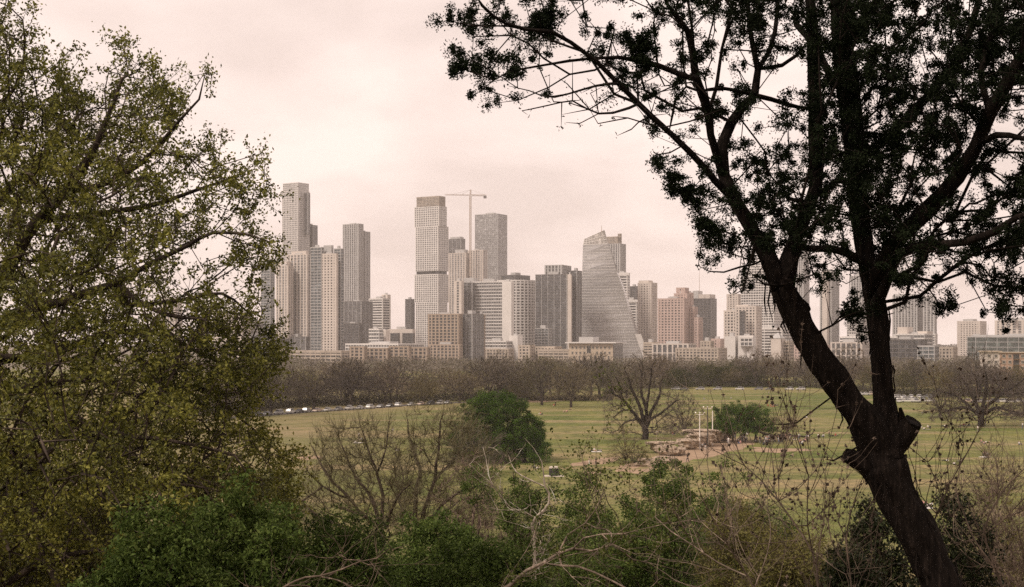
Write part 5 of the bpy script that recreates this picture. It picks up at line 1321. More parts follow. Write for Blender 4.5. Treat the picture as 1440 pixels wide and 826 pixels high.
    plimb(t, [(1242, 445, 2.2), (1258, 440, 1.6)], 0, -.2)
    # tufts of foliage
    g = [[4, 7, 4, 4.5, 1, 3, 2, 6, 7, 6, 8, 8, 8.5, 8, 9, 9, 6, 8, 9, 9, 9],
         [3, 4, 3.5, 7, 2, 5, 4.5, 3, 4, 3, 6, 7, 6, 9, 9, 9, 8, 8, 9, 9, 9],
         [.5, 6, 7, 4, 2, 2, 6.5, 3, 3, 3, 4, 3, 2, 9, 9, 9, 8, 8, 8.5, 9, 9],
         [0, 2, 2, 1, .8, .8, 1.5, 4, 1.5, 4.5, 6, 2, 4, 8, 9, 9, 6.5, 8, 9, 9, 8],
         [0, 0, 0, 0, 0, 0, 0, 3.5, 2.5, 4.5, 4, 4, 6, 8, 9, 9, 9, 9, 8, 5, 4],
         [0, 0, 0, 0, 0, 0, 0, 0, 1, 4, 5, 8, 7.5, 9, 9, 9, 8, 8, 8, 3.5, 5],
         [0, 0, 0, 0, 0, 0, 0, .8, 5, 5, 6, 8, 7, 8, 9, 9, 9, 7, 2, 6, 8],
         [0, 0, 0, 0, 0, 0, 0, 0, 1, 3, 4, 8, 9, 9, 9, 9, 9, 8, 7, 8, 9],
         [0, 0, 0, 0, 0, 0, 0, 0, 0, 5.5, 7, 7, 9, 6, 7, 8, 9, 8, 7.5, 8, 8],
         [0, 0, 0, 0, 0, 0, 0, 0, 0, 1, 5.5, 1, 1, 5.5, 4, 5, 8, 5, 4.5, 6.5, 7],
         [0, 0, 0, 0, 0, 0, 0, 0, 0, 0, 1, 0, 0, 3, 3, 0, 2.5, .6, .8, 6.5, 6],
         [0, 0, 0, 0, 0, 0, 0, 0, 0, 0, 0, 0, 0, 0, 2, 0, 0, 0, .5, 3, .5]]
    C = blobs(g, 620, 0, 40, 8.2, 0, sd=.55)
    ext = [[0] * 2 + [5, 6, 5, 6, 7] + [8.5] * 14] * 5; C2 = blobs(ext, 620, -200, 40, 6, 0, d=JD + .2, sd=.8)
    C3 = blobs([[8] * 5] * 14 + [[5] * 5] * 2, 1440, -200, 40, 6, 0, d=JD, sd=.8)
    hero = [(1205, 437, 6), (1198, 428, 7), (1192, 440, 5), (1330, 431, 4), (1336, 433, 4), (935, 232, 4), (941, 248, 6), (955, 262, 7), (970, 270, 7), (948, 258, 6), (985, 275, 6), (984, 318, 6), (992, 325, 7), (1003, 334, 8), (1015, 345, 8), (765, 18, 9), (762, 32, 10), (770, 28, 9), (755, 38, 8), (775, 38, 8), (900, 50, 8), (903, 62, 9), (895, 72, 9), (908, 80, 8), (890, 60, 7), (912, 60, 7), (898, 92, 8), (640, 108, 6), (636, 32, 5), (655, 92, 6)]
    H = np.repeat(np.array([W(x, y, JD - .9 if x < 1000 else JD - .3) for x, y, _ in hero]), 4, 0); H += rng.normal(0, .03, H.shape)
    # thin bare-ish twigs with few tufts
    T2 = blobs([[0, 0, 2, 4, 4, 4, 3, 3], [0, 1, 4, 5, 5, 5, 3, 2], [0, 0, 3, 5, 4, 3, 2, 1]], 660, 60, 40, 5, 0, d=JD - 1, sd=.3)
    A = np.concatenate([C, C2, C3, H])
    t.grow(A, .3, .16, .3, up=.0); t.grow(T2, .25, .14, .4)
    t.finish(.0032, .36, .035)
    tk = MB(); th = MB(); bb = MB(); t.mesh(tk, th, .012, 8, 4, rough=.3, ridges=7.0, big=.085, sides_big=72, mb_big=bb)
    # cut stubs and a knob
    for pts, r in (([(1240, 650), (1262, 622), (1276, 604), (1284, 592)], (18, 16, 14, 12)), ([(1240, 672), (1220, 655), (1202, 645), (1190, 640)], (18, 14, 11, 9)), ([(1116, 436), (1128, 430), (1136, 438)], (10, 9, 5)), ([(1262, 600), (1268, 590), (1266, 574)], (9, 5, 2))):
        P, R = catmull([W(x, y, JD + .02 - .03 * i) for i, (x, y) in enumerate(pts)], [q / F * JD for q in r], .02); tube(bb, P, R, 44, .25, 5.0, r[0] * 2.2, cap=True)
    # hanging strips of bark
    for k in range(46):
        u = rng.random(); 
        x, y = [(np.interp(u, [0, 1], [1095, 1230]), np.interp(u, [0, 1], [400, 620])), (np.interp(u, [0, 1], [1232, 1248]), np.interp(u, [0, 1], [420, 620])), (np.interp(u, [0, 1], [1250, 1330]), np.interp(u, [0, 1], [650, 810]))][k % 3]
        w_ = 24 if k % 3 != 1 else 17; s_ = rng.choice([-1, 1]); p = W(x + s_ * w_ * rng.uniform(.7, 1.0), y, JD - rng.uniform(.02, .14)); L = rng.uniform(.05, .22)
        tube(bb, [p, p + [rng.normal(0, .012), -.012, -L * .5], p + [rng.normal(0, .02), -.02, -L]], [.004, .006, .002], 4)
    loc = np.array(e.location)
    for mb_, nm, sm in ((bb, 'trunk', True), (tk, 'limb', True), (th, 'twig', False)):
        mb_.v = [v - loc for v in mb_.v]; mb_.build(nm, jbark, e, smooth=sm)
    # sprays: short scale-leaf shoots fanned around every tuft
    A = np.concatenate([C, C2, C3, H]); per = 170; n = len(A) * per; K = np.repeat(A, per, 0); an = rng.uniform(.55, 1.45, (len(A), 3)).repeat(per, 0)
    ph = rng.uniform(.55, 1.3, len(A)).repeat(per)[:, None]; ax = unit(rng.normal(0, 1, (len(A), 3)) + [0, 0, .25]).repeat(per, 0)
    dd = unit(rng.normal(0, 1, (n, 3)) + ax * .7); off = dd * rng.uniform(.12, 1, (n, 1)) * .064 * ph * an + ax * .02
    lb = MB(); leaves(lb, K + off, .0195, .0085, dirs=dd * .9, spread=1)
    P = t.P[:t.n]; tw = np.where((t.R[:t.n] < .0045))[0]; idx = rng.choice(tw, 9000); leaves(lb, P[idx] + rng.normal(0, .012, (9000, 3)), .024, .009)
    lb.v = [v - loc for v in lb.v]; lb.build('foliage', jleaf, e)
    # berries / cones dotted on the bare twigs
    bm_ = MB(); idx = rng.choice(tw, 420)
    for i in idx:
        c = P[i] - loc + rng.normal(0, .006, 3); r = .008; bm_.add(np.array([[r, 0, 0], [-r, 0, 0], [0, r, 0], [0, -r, 0], [0, 0, r], [0, 0, -r]]) + c, t=[[0, 2, 4], [2, 1, 4], [1, 3, 4], [3, 0, 4], [2, 0, 5], [1, 2, 5], [3, 1, 5], [0, 3, 5]])
    tag(bm_.build('berry', jleaf, e), kind='stuff')
juniper()

# ------------------------------------------------------------------ foreground: large spring-leafed tree at the left
rng = np.random.default_rng(402)
obark = barkmat('dark_oak_bark', (0.05, 0.038, 0.03), 5.0, 0.8, 0.03)
sleaf = leafmat('spring_leaves', [(0.020, 0.022, 0.005), (0.082, 0.088, 0.014), (0.19, 0.19, 0.03), (0.34, 0.32, 0.07)], 0.25, .55, .3, .45)
LD = 20.0
def left_tree():
    RS[0] = .52
    gx = W(-95, 0, LD)[0]; e = empty('spreading_tree', (gx, LD, ground_z(0, LD))); tag(e, 'large spreading tree with small olive spring leaves filling the left side', 'tree')
    t = Tree(90000); z0 = ground_z(0, LD)
    t.limb([[gx - .3, LD, z0 - .5], [gx - .1, LD, z0 + 1.6], W(-80, 720, LD)], [.34, .28, .2], .25, False)
    L = [([(-80, 720, 34), (-60, 600, 28), (-30, 480, 24), (0, 400, 20), (40, 330, 17), (90, 270, 14), (130, 215, 11), (150, 165, 7), (172, 110, 4)], 0, -.8),
         ([(-30, 480, 20), (20, 440, 16), (90, 420, 13), (160, 400, 10), (180, 415, 8), (230, 440, 6), (290, 450, 3)], 0, -2.2),
         ([(-60, 600, 20), (0, 560, 15), (50, 545, 12), (110, 590, 9), (170, 610, 7), (240, 620, 5), (330, 640, 3)], 0, -2.5),
         ([(-80, 700, 20), (-20, 640, 17), (25, 640, 15), (45, 700, 12), (60, 780, 9), (90, 840, 7)], 0, -1.5),
         ([(0, 400, 13), (-20, 330, 12), (10, 262, 10), (50, 232, 8), (80, 180, 6), (90, 120, 4)], 0, 1.5),
         ([(-40, 500, 14), (60, 500, 11), (140, 470, 9), (215, 470, 7), (290, 500, 5), (350, 530, 3)], .3, 2.0),
         ([(90, 270, 9), (150, 255, 8), (200, 230, 7), (240, 185, 5), (280, 140, 3)], -.4, -1.5),
         ([(60, 310, 9), (140, 300, 8), (210, 290, 7), (270, 270, 5), (340, 245, 2.5)], -.4, .6),
         ([(160, 400, 8), (215, 370, 7), (265, 345, 6), (300, 327, 4.5), (350, 330, 3), (385, 342, 1.5)], -1.2, -1.8),
         ([(180, 430, 7), (250, 425, 5), (310, 415, 4), (360, 450, 2)], -1.2, -.3),
         ([(60, 540, 9), (140, 535, 7), (200, 560, 6), (270, 545, 5), (340, 590, 3), (395, 640, 2)], -.5, 1.2),
         ([(100, 590, 8), (150, 650, 7), (200, 690, 6), (260, 680, 4), (330, 700, 2)], -.8, -3),
         ([(-60, 560, 18), (-120, 400, 15), (-100, 240, 12), (-60, 120, 9), (-30, 20, 6), (-10, -80, 3)], 0, 1.5),
         ([(-100, 240, 9), (-30, 180, 7), (20, 120, 5), (35, 60, 3)], .5, 0)]
    for pts, a, b2 in L: plimb(t, pts, a, b2, .2, .04, d=LD)
    poly = [(15, -5), (42, 28), (50, 62), (62, 85), (95, 88), (118, 92), (140, 112), (152, 90), (172, 55), (190, 70), (215, 75), (232, 100), (250, 95), (270, 105), (303, 92), (308, 120), (275, 148), (252, 175), (240, 205), (270, 215), (300, 190), (315, 210), (340, 225), (378, 210), (392, 228), (375, 262), (370, 290), (345, 315), (392, 345), (388, 378), (352, 405), (380, 440), (392, 452), (396, 500), (388, 545), (352, 575), (392, 620), (415, 660), (425, 720), (380, 790), (300, 860), (-260, 860), (-260, -150), (-20, -150)]
    px = rng.uniform(-260, 430, 30000); py = rng.uniform(-150, 860, 30000); ok = in_poly(px, py, poly); px, py = px[ok], py[ok]
    q = np.array(poly); qa = q; qb = np.roll(q, -1, 0)
    keep = []
    for x, y in zip(px, py):
        p = np.array([x, y]); ab = qb - qa; tt = np.clip(((p - qa) * ab).sum(1) / ((ab ** 2).sum(1) + 1e-9), 0, 1); de = np.min(np.linalg.norm(qa + ab * tt[:, None] - p, axis=1))
        v = mnoise.noise(Vector((x / 48, y / 48, 3.3))) * .9 + mnoise.noise(Vector((x / 18, y / 18, 9.1))) * .5
        hole = 0.35 if (230 < x < 330 and 250 < y < 440) else 0
        low = .25 if y > 480 else 0
        pr = .30 + .45 * min(1, de / 60) - v * .75 - hole + low
        if rng.random() < pr * (.55 if x < 0 else 1): keep.append((x, y, de))
    keep = np.array(keep); rng.shuffle(keep); keep = keep[:6900]
    dep = rng.normal(0, 1, len(keep)) * np.interp(keep[:, 2], [0, 150], [.7, 2.4])
    A = np.array([W(x, y, LD + d) for (x, y, _), d in zip(keep, dep)])
    t.grow(A, .3, .28, .3, up=.015); t.sprout(5500, .38, .25, .7, 4, 1, lo=.1); t.finish(.0045, .40, .09)
    tk = MB(); th = MB(); bb = MB(); t.mesh(tk, th, .03, 8, 3, rough=.08, big=.12, sides_big=20, mb_big=bb); loc = np.array(e.location)
    for mb_, nm, sm in ((bb, 'trunk', True), (tk, 'limb', True), (th, 'twig', False)):
        mb_.v = [v - loc for v in mb_.v]; mb_.build(nm, obark, e, smooth=sm)
    P = t.P[:t.n]; tips = np.where(t.kids == 0)[0]; tw = np.where(t.R[:t.n] < .009)[0]
    per = 10; K = np.repeat(P[tips], per, 0); C1 = K + rng.normal(0, .06, K.shape); idx = rng.choice(tw, 170000); C2 = P[idx] + rng.normal(0, .035, (len(idx), 3))
    C = np.concatenate([C1, C2]); lb = MB(); leaves(lb, C, .052, .030, spread=1, upbias=.3); lb.v = [v - loc for v in lb.v]; lb.build('foliage', sleaf, e)
left_tree()

# ------------------------------------------------------------------ shrubs on the slope
rng = np.random.default_rng(403)
gleaf = leafmat('fresh_green_leaves', [(0.018, 0.030, 0.007), (0.050, 0.080, 0.017), (0.10, 0.145, 0.032), (0.17, 0.21, 0.06)], .25, .6, .1, .9)
oleaf = leafmat('olive_shrub_leaves', [(0.025, 0.032, 0.008), (0.07, 0.085, 0.018), (0.13, 0.145, 0.035)], .25, .6, .1, .6)
yleaf = leafmat('yellow_green_leaves', [(0.09, 0.085, 0.022), (0.16, 0.15, 0.04), (0.22, 0.2, 0.06)], .35, .6, .3, .7)
dleaf = leafmat('dark_glossy_leaves', [(0.008, 0.011, 0.004), (0.018, 0.024, 0.008), (0.04, 0.048, 0.016)], .1, .5, .15, 1.5)
sbark = barkmat('shrub_bark', (0.10, 0.075, 0.058), 8.0, .6, .01)
palebark = barkmat('pale_dead_wood', (0.5, 0.42, 0.34), 9.0, .6, .01)
litbark = barkmat('lit_brown_bark', (0.20, 0.155, 0.12), 9.0, .6, .01)  # brown bark lightened to paint light onto the near limbs
brownbark = barkmat('warm_brown_bark', (0.14, 0.105, 0.08), 9.0, .6, .01)
RS[0] = .5
def shrub(label, x0, x1, top, D, lm, nleaf, lsize, ntip=160, twigs=0, tw=.012, tl=.5, bark=None, dz=.75, bottom=None, name='shrub', cat='shrub', csize=.28, sz=None, skew=0):
    g_ = ground_z(0, D); cx = (x0 + x1) / 2; rx = (x1 - x0) / 2 / F * D; zt = ztop(top - 20, D); h = zt - g_; bx = (cx - CX) / F * D
    zb = max(.3, (ztop(bottom or 850, D) - g_))
    e = empty(name, (bx, D, g_)); tag(e, label, cat); t = Tree(20000)
    for k in range(5):
        a = 2 * np.pi * k / 5 + rng.uniform(-.4, .4); q = rng.uniform(.25, .55)
        t.limb([[.1 * math.cos(a), .1 * math.sin(a), -.2], [rx * q * .4 * math.cos(a), rx * q * .4 * math.sin(a), h * .35], [rx * q * math.cos(a) + skew, rx * q * math.sin(a), h * .7]], [.07 * h / 5, .05 * h / 5, .03 * h / 5], .3, k > 0 and False, .1)
    C = dome_pts(ntip, rx, rx * .9, zb, h, .4); C[:, 0] += skew * (C[:, 2] / h)
    t.grow(C, .3, .3, .35); t.finish(.0045 * max(1, D / 22), .4, .05 * h / 5)
    th = MB(); t.mesh(th, th, 9, 5, 4)
    P = t.P[:t.n]; small = np.where(t.R[:t.n] < .022)[0]
    if twigs:
        idx = rng.choice(small, twigs); par = np.maximum(t.par[idx], 0); d = unit(P[idx] - P[par]) + rng.normal(0, .6, (twigs, 3)) + [0, 0, .35]; blades(th, P[idx], d, tl, tw)
    th.build('stem', bark or sbark, e)
    if nleaf:
        per = int(nleaf * 1.5) // len(C); K = np.repeat(C, per, 0); ph = rng.uniform(.5, 1.4, len(C)).repeat(per)[:, None]
        off = unit(rng.normal(0, 1, K.shape)) * rng.uniform(0, 1, (len(K), 1)) ** .5 * csize * ph; off[:, 2] *= .75
        lb = MB(); leaves(lb, K + off, lsize, lsize * .5, upbias=.3); lb.build('foliage', lm, e)
    return e
shrub('fresh green bushy shrub at the bottom left below the spreading tree', 130, 320, 728, 14, gleaf, 16000, .052, 240, csize=.17)
shrub('taller fresh green shrub mounding at the bottom left, under the olive foliage edge', 240, 450, 710, 15, gleaf, 19000, .055, 280, csize=.18)
shrub('green shrub below the left bare tree, bottom of the view', 400, 560, 745, 20, gleaf, 24000, .055, 330, csize=.23)
shrub('green shrub below the fork of the right bare tree, bottom of the view', 530, 700, 748, 33, gleaf, 24000, .085, 280, csize=.36)
shrub('low dark green shrub at the bottom between the two brown limbs', 600, 760, 775, 24, gleaf, 17000, .07, 220, csize=.3)
shrub('green sapling lobe touching the tips of the right bare tree', 650, 700, 668, 60, gleaf, 700, .11, 16, csize=.4, bottom=700)
shrub('wide brown thicket of fine twigs right of the bare tree pair', 590, 720, 652, 78, oleaf, 1500, .1, 240, 4500, .02, .9, brownbark, csize=.6)
shrub('second brown thicket sloping down behind the pale dead branch', 660, 790, 676, 66, gleaf, 5000, .1, 240, 3500, .018, .8, brownbark, csize=.5)
shrub('thin leafed green shrub around the pale dead branch', 690, 800, 672, 42, gleaf, 12000, .085, 190, 1500, .012, .5, csize=.32)
shrub('sparse green shrub just right of the pale dead branch', 760, 890, 682, 38, gleaf, 15000, .08, 240, 1500, .011, .5, csize=.3)
shrub('dense dark green shrub crowning the slope below the rock outcrop', 850, 1035, 664, 60, gleaf, 34000, .12, 330, csize=.45)
shrub('dense green shrub behind bare brown stems right of centre', 950, 1080, 680, 56, gleaf, 16000, .11, 220, 1200, .015, .6, csize=.42)
shrub('brown twiggy thicket standing before the dense green shrub', 985, 1120, 678, 45, gleaf, 7000, .09, 200, 1500, .014, .75, brownbark, csize=.4)
shrub('mixed olive shrub at the bottom centre under the brown limbs', 830, 980, 735, 27, gleaf, 17000, .065, 240, 1800, .009, .45, csize=.3)
shrub('green shrub tucked low between olive and yellow shrubs', 780, 900, 745, 34, gleaf, 10000, .08, 200, 1200, .01, .45, csize=.3)
shrub('yellow green loose shrub near the bottom, right of centre', 970, 1110, 715, 36, yleaf, 14000, .075, 240, 2600, .011, .5, csize=.34)
shrub('low yellow green shrub at the bottom under the tall bare stems', 1040, 1180, 770, 25, yleaf, 12000, .06, 200, 2000, .008, .4, csize=.3)
shrub('green shrub at the bottom below the tall bare stems', 1050, 1150, 745, 44, gleaf, 13000, .09, 180, 1200, .012, .5, csize=.35)
shrub('low pale brush at the edge of the open grass, lower right', 1110, 1260, 785, 48, yleaf, 5000, .09, 180, 3000, .012, .5, csize=.4)
shrub('brown thicket with fine twigs at the right edge', 1330, 1460, 650, 30, oleaf, 700, .07, 240, 3000, .010, .7, brownbark, csize=.4)
shrub('lower brown thicket in the bottom right corner', 1380, 1500, 710, 22, yleaf, 900, .06, 200, 2400, .007, .5, brownbark, csize=.3)
shrub('dark evergreen shrub left of the juniper base', 1180, 1290, 722, 14, dleaf, 4600, .05, 150, 500, .006, .3, csize=.15)
shrub('dark evergreen shrub in front at the foot of the juniper, left side', 1150, 1240, 785, 12.5, dleaf, 3000, .045, 110, 300, .006, .3, csize=.15)
shrub('dark evergreen shrub right of the juniper trunk', 1300, 1400, 705, 13, dleaf, 4200, .045, 150, 500, .006, .3, csize=.16)
shadeleaf = leafmat('shaded_olive_leaves', [(0.012, 0.012, 0.004), (0.03, 0.031, 0.008), (0.06, 0.06, 0.014)], .1, .6, .1, .6)  # olive leaf copy darkened, shade put into its colour
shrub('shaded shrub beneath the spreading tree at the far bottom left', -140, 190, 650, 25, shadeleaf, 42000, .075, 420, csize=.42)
shrub('olive shrub at the lower left edge of the field', 330, 440, 672, 40, oleaf, 12000, .08, 200, 1000, .01, .4, csize=.34)

# two bare trees standing above the green shrubs
def pair():
    RS[0] = .42
    bk = barkmat('dark_rough_bark', (0.065, 0.048, 0.038), 5, .7, .03)
    for D, lab, base, limbs, box in (
        (80, 'left of the two bare trees above the green shrubs, branches fanning left', (540, 770), [
            [(540, 790, 10), (535, 745, 9), (512, 727, 6), (490, 718, 4.5), (470, 712, 3)], [(512, 727, 6), (490, 700, 5.5), (468, 678, 4.5), (450, 650, 3), (437, 625, 2)], [(490, 700, 4), (462, 690, 3.6), (440, 672, 2.6), (428, 655, 1.8)],
            [(535, 745, 7.5), (528, 712, 6.5), (514, 688, 5), (497, 665, 4), (485, 640, 2.8), (476, 610, 1.8)], [(535, 745, 7), (538, 700, 6), (530, 665, 4.5), (520, 640, 3.5), (512, 612, 2.2), (505, 590, 1.4)], [(530, 665, 4), (540, 640, 3), (545, 615, 2.2), (548, 590, 1.4)],
            [(545, 740, 6), (552, 715, 4.5), (565, 695, 3.2), (578, 680, 2)], [(425, 705, 3.5), (440, 720, 5), (455, 732, 6), (480, 740, 5), (520, 760, 6)]], (415, 592, 590, 760)),
        (84, 'right of the two bare trees above the green shrubs, heavy low fork', (590, 770), [
            [(590, 800, 11), (588, 755, 10), (584, 720, 7.5), (586, 690, 6.5), (590, 660, 5.5), (582, 635, 4.5), (575, 610, 3), (572, 585, 1.6)], [(588, 755, 8.5), (598, 715, 7), (608, 685, 6), (614, 650, 5), (618, 615, 3.4), (622, 585, 1.8)],
            [(608, 685, 4.5), (620, 665, 3.8), (638, 648, 3), (650, 625, 2)], [(592, 745, 7), (612, 722, 5.5), (632, 700, 4.8), (660, 688, 3.5), (690, 683, 2)], [(592, 745, 4), (615, 738, 3.5), (645, 742, 2.8), (668, 730, 1.6)],
            [(588, 740, 5), (572, 722, 4), (560, 700, 3), (566, 672, 2.4), (560, 645, 1.6)]], (545, 700, 572, 745))):
        g_ = float(ground_z(0, D)); b_ = W(base[0], 0, D); e = empty('bare_tree', (b_[0], D, g_)); tag(e, lab, 'tree'); t = Tree(20000); loc = np.array(e.location)
        t.limb([[b_[0], D, g_ - .4], [b_[0], D, g_ + .6], W(limbs[0][0][0], limbs[0][0][1], D)], [.24, .22, RS[0] * limbs[0][0][2] / F * D], .3, False)
        for i, l in enumerate(limbs): plimb(t, l, 0, rng.uniform(-3, 3), .35, .1, d=D)
        n = 900; x = rng.uniform(box[0], box[1], n * 3); y = rng.uniform(box[2], box[3], n * 3)
        cxm = (box[0] + box[1]) / 2; ok = ((x - cxm) / ((box[1] - box[0]) / 2)) ** 2 + ((y - box[3]) / (box[3] - box[2])) ** 2 < 1 + .2 * rng.normal(0, 1, n * 3); x, y = x[ok][:n], y[ok][:n]
        A = np.array([W(a, c, D + rng.normal(0, 2)) for a, c in zip(x, y)]); t.grow(A, .25, .45, .3, up=.05); t.finish(.013, .4, .1)
        tk = MB(); th = MB(); t.mesh(tk, th, .05, 7, 4, rough=.06)
        P = t.P[:t.n]; small = np.where(t.R[:t.n] < .04)[0]; m_ = 6000; idx = rng.choice(small, m_); par = np.maximum(t.par[idx], 0)
        blades(th, P[idx], unit(P[idx] - P[par]) + rng.normal(0, .4, (m_, 3)) + [0, 0, .5], 1.0, .022)
        for mb_, nm, mt_ in ((tk, 'trunk', bk), (th, 'crown', twigfar)):
            mb_.v = [v - loc for v in mb_.v]; mb_.build(nm, mt_, e, smooth=nm == 'trunk')
pair()
RS[0] = .5
# grey twiggy bare crown overlapping the live oak's left side
o = bare_tree('bare_tree', 10.5, 6.5, 2.0, .3, 420, 7500, .035, .9, 0, 7, z0f=.3); o.location = G(668, 668); tag(o, 'grey dense twiggy bare tree in front of the live oak left side', 'tree')

# ------------------------------------------------------------------ bare limbs and saplings close to the viewer
rng = np.random.default_rng(404)
def limbs_tree(name, label, D, limbs, mat, base_px, twn=0, twbox=None, leafn=0, lm=None, lsize=.03, cat='tree', rt=.0022, buds=0, sd=.5, dvar=.6, part='limb'):
    g_ = float(ground_z(0, D)); b_ = W(base_px[0], base_px[1], D); e = empty(name, (b_[0], D, g_)); tag(e, label, cat); t = Tree(20000); loc = np.array(e.location)
    r0 = RS[0] * 1.15 * limbs[0][0][2] / F * D
    t.limb([[b_[0], D, g_ - .2], [(b_[0] + W(*limbs[0][0][:2], D)[0]) / 2, D, (g_ + W(*limbs[0][0][:2], D)[2]) / 2], W(*limbs[0][0][:2], D)], [r0 * 1.5, r0 * 1.2, r0], .15, False)
    for i, l in enumerate(limbs): plimb(t, l, 0 if i == 0 else rng.uniform(-.1, .1), rng.uniform(-dvar, dvar), .09, .02, d=D)
    if twn:
        t.sprout(twn, sd * 1.9, .55 if cat == 'sapling' or part == 'stem' else .15, .55, 6, 3)
    t.finish(rt * .75, .40, r0 * .5); mb_ = MB(); t.mesh(mb_, mb_, 9, 6, 6); P = t.P[:t.n]; tw = np.where(t.R[:t.n] < rt * 1.3)[0]
    mb_.v = [v - loc for v in mb_.v]; mb_.build(part, mat, e, smooth=True)
    if buds:
        bb = MB(); idx = rng.choice(tw, buds); leaves(bb, P[idx] - loc, .03, .02, fold=.3); leaves(bb, P[idx] - loc, .028, .02, fold=.3); tag(bb.build('bud', sbark, e), kind='stuff')
    if leafn:
        lb = MB(); idx = rng.choice(tw, leafn // 6).repeat(6); leaves(lb, P[idx] - loc + rng.normal(0, lsize * 1.2, (len(idx), 3)), lsize, lsize * .55); lb.build('foliage', lm, e)
    return e
limbs_tree('dead_branch_tree', 'dead tree with a pale crooked branch near the bottom centre', 24, [
    [(752, 800, 4), (752, 775, 4), (752, 755, 4.2), (748, 738, 4), (753, 728, 3.6), (764, 718, 3.2), (771, 708, 3), (771, 695, 2.8), (765, 684, 2.6), (764, 666, 1.8), (762, 650, 1.1)],
    [(765, 684, 2), (741, 673, 1.9), (726, 664, 1.6), (718, 650, 1.2), (715, 640, .8)], [(752, 728, 2), (735, 718, 1.8), (720, 714, 1.6), (706, 698, 1.4), (692, 680, 1)], [(780, 715, 1), (781, 706, 1)]], palebark, (752, 830), 50, leafn=500, lm=gleaf, lsize=.05, sd=.35, rt=.004)
limbs_tree('leaning_tree', 'leaning tree with long brown limbs sweeping right along the bottom', 11, [
    [(660, 880, 8), (690, 845, 6.8), (717, 824, 6), (741, 802, 5), (767, 790, 5), (785, 778, 4.4), (807, 771, 3.8), (832, 775, 3.2), (850, 770, 2.8), (862, 764, 2.2)],
    [(767, 793, 4), (790, 796, 3.6), (812, 797, 3.4), (837, 806, 3.2), (860, 817, 3), (885, 830, 2.6)], [(862, 766, 2.2), (873, 775, 2.1), (890, 789, 2), (912, 793, 1.7), (935, 806, 1.2)],
    [(807, 771, 2.4), (820, 757, 2.2), (845, 752, 2), (875, 752, 1.6), (907, 756, 1)], [(859, 764, 2), (860, 750, 1.8), (852, 744, 1.7), (838, 742, 1.7), (823, 734, 1.4), (826, 718, 1)], [(838, 742, 1.5), (845, 735, 1.3), (858, 737, 1)],
    [(785, 778, 2.5), (798, 752, 2.2), (822, 735, 1.8), (838, 712, 1.6), (846, 690, 1.3), (860, 668, 1)], [(846, 698, 1.2), (870, 696, 1.1), (885, 690, .8)]], litbark, (640, 900), 45, leafn=2600, lm=oleaf, lsize=.028, sd=.38, rt=.0024)
limbs_tree('dry_limb_tree', 'tree with a thin dry limb crossing the bottom left green shrubs', 13, [
    [(380, 845, 4), (400, 825, 3.2), (430, 812, 3), (450, 810, 2.8), (480, 800, 2.4), (506, 788, 2), (530, 783, 1.4), (550, 770, 1)], [(450, 811, 2.2), (475, 815, 1.8), (500, 828, 1.4)], [(400, 825, 2.4), (430, 825, 2), (450, 835, 1.6)],
    [(480, 800, 1.6), (482, 780, 1.3), (476, 765, 1)], [(506, 788, 1.4), (520, 794, 1.2), (540, 790, .8)]], brownbark, (370, 880), 60, leafn=300, lm=gleaf, lsize=.03, sd=.3, rt=.002)
limbs_tree('bare_sapling', 'tall bare sapling with round buds, stems rising right of centre', 9, [
    [(1152, 860, 3.6), (1150, 815, 3.3), (1142, 775, 3), (1120, 740, 2.6), (1095, 705, 2.2), (1070, 675, 1.8), (1048, 655, 1.4), (1035, 640, 1)], [(1142, 775, 2.2), (1135, 740, 2), (1136, 700, 1.8), (1138, 670, 1.5), (1130, 640, 1.2), (1120, 612, .8)],
    [(1120, 740, 1.6), (1090, 728, 1.4), (1060, 700, 1.2), (1042, 662, .9)], [(1095, 705, 1.4), (1096, 670, 1.1), (1090, 640, .8)], [(1136, 700, 1.4), (1150, 665, 1.1), (1158, 635, .8)]], sbark, (1160, 870), 60, sd=.4, rt=.002, buds=260, part='stem')
limbs_tree('bare_sapling', 'bare pale brown sapling fan of many stems at the bottom, right of centre', 10, [
    [(1075, 860, 3), (1050, 810, 2.7), (1022, 765, 2.4), (1000, 725, 2), (985, 695, 1.5), (978, 672, 1)], [(1050, 810, 2.2), (1010, 790, 2), (975, 765, 1.8), (945, 745, 1.6), (922, 728, 1.2)], [(1060, 830, 2), (1080, 780, 1.8), (1085, 740, 1.4), (1075, 705, 1)],
    [(1022, 765, 1.5), (1030, 730, 1.3), (1018, 700, 1)], [(975, 765, 1.5), (950, 720, 1.3), (945, 700, 1)]], litbark, (1080, 870), 50, sd=.45, rt=.0018, buds=60, part='stem')
limbs_tree('bare_sapling', 'bare stem cluster with dark buds rising left of the juniper trunk', 10, [
    [(1200, 860, 2.6), (1195, 800, 2.2), (1190, 760, 2), (1196, 720, 1.7), (1206, 690, 1.4), (1214, 670, 1)], [(1195, 800, 1.8), (1170, 760, 1.6), (1165, 720, 1.3), (1172, 680, .9)], [(1190, 760, 1.4), (1180, 735, 1.2), (1184, 700, .9)]], sbark, (1205, 870), 40, sd=.36, rt=.0015, buds=150, part='stem')
limbs_tree('bare_sapling', 'bare sapling with dark seed heads right of the juniper trunk', 9.8, [
    [(1300, 850, 3.2), (1305, 790, 3), (1312, 740, 2.6), (1325, 705, 2.2), (1335, 680, 2), (1348, 655, 1.6), (1362, 630, 1.2), (1374, 610, .8)], [(1325, 705, 1.7), (1318, 680, 1.5), (1305, 650, 1.2), (1300, 625, .9)], [(1335, 680, 1.4), (1332, 650, 1.2), (1340, 620, 1), (1338, 600, .7)],
    [(1312, 740, 1.8), (1300, 715, 1.5), (1290, 690, 1.2), (1288, 650, .9)], [(1348, 655, 1.2), (1356, 625, 1), (1350, 600, .7)]], sbark, (1305, 870), 55, sd=.3, rt=.0021, buds=260, part='stem')
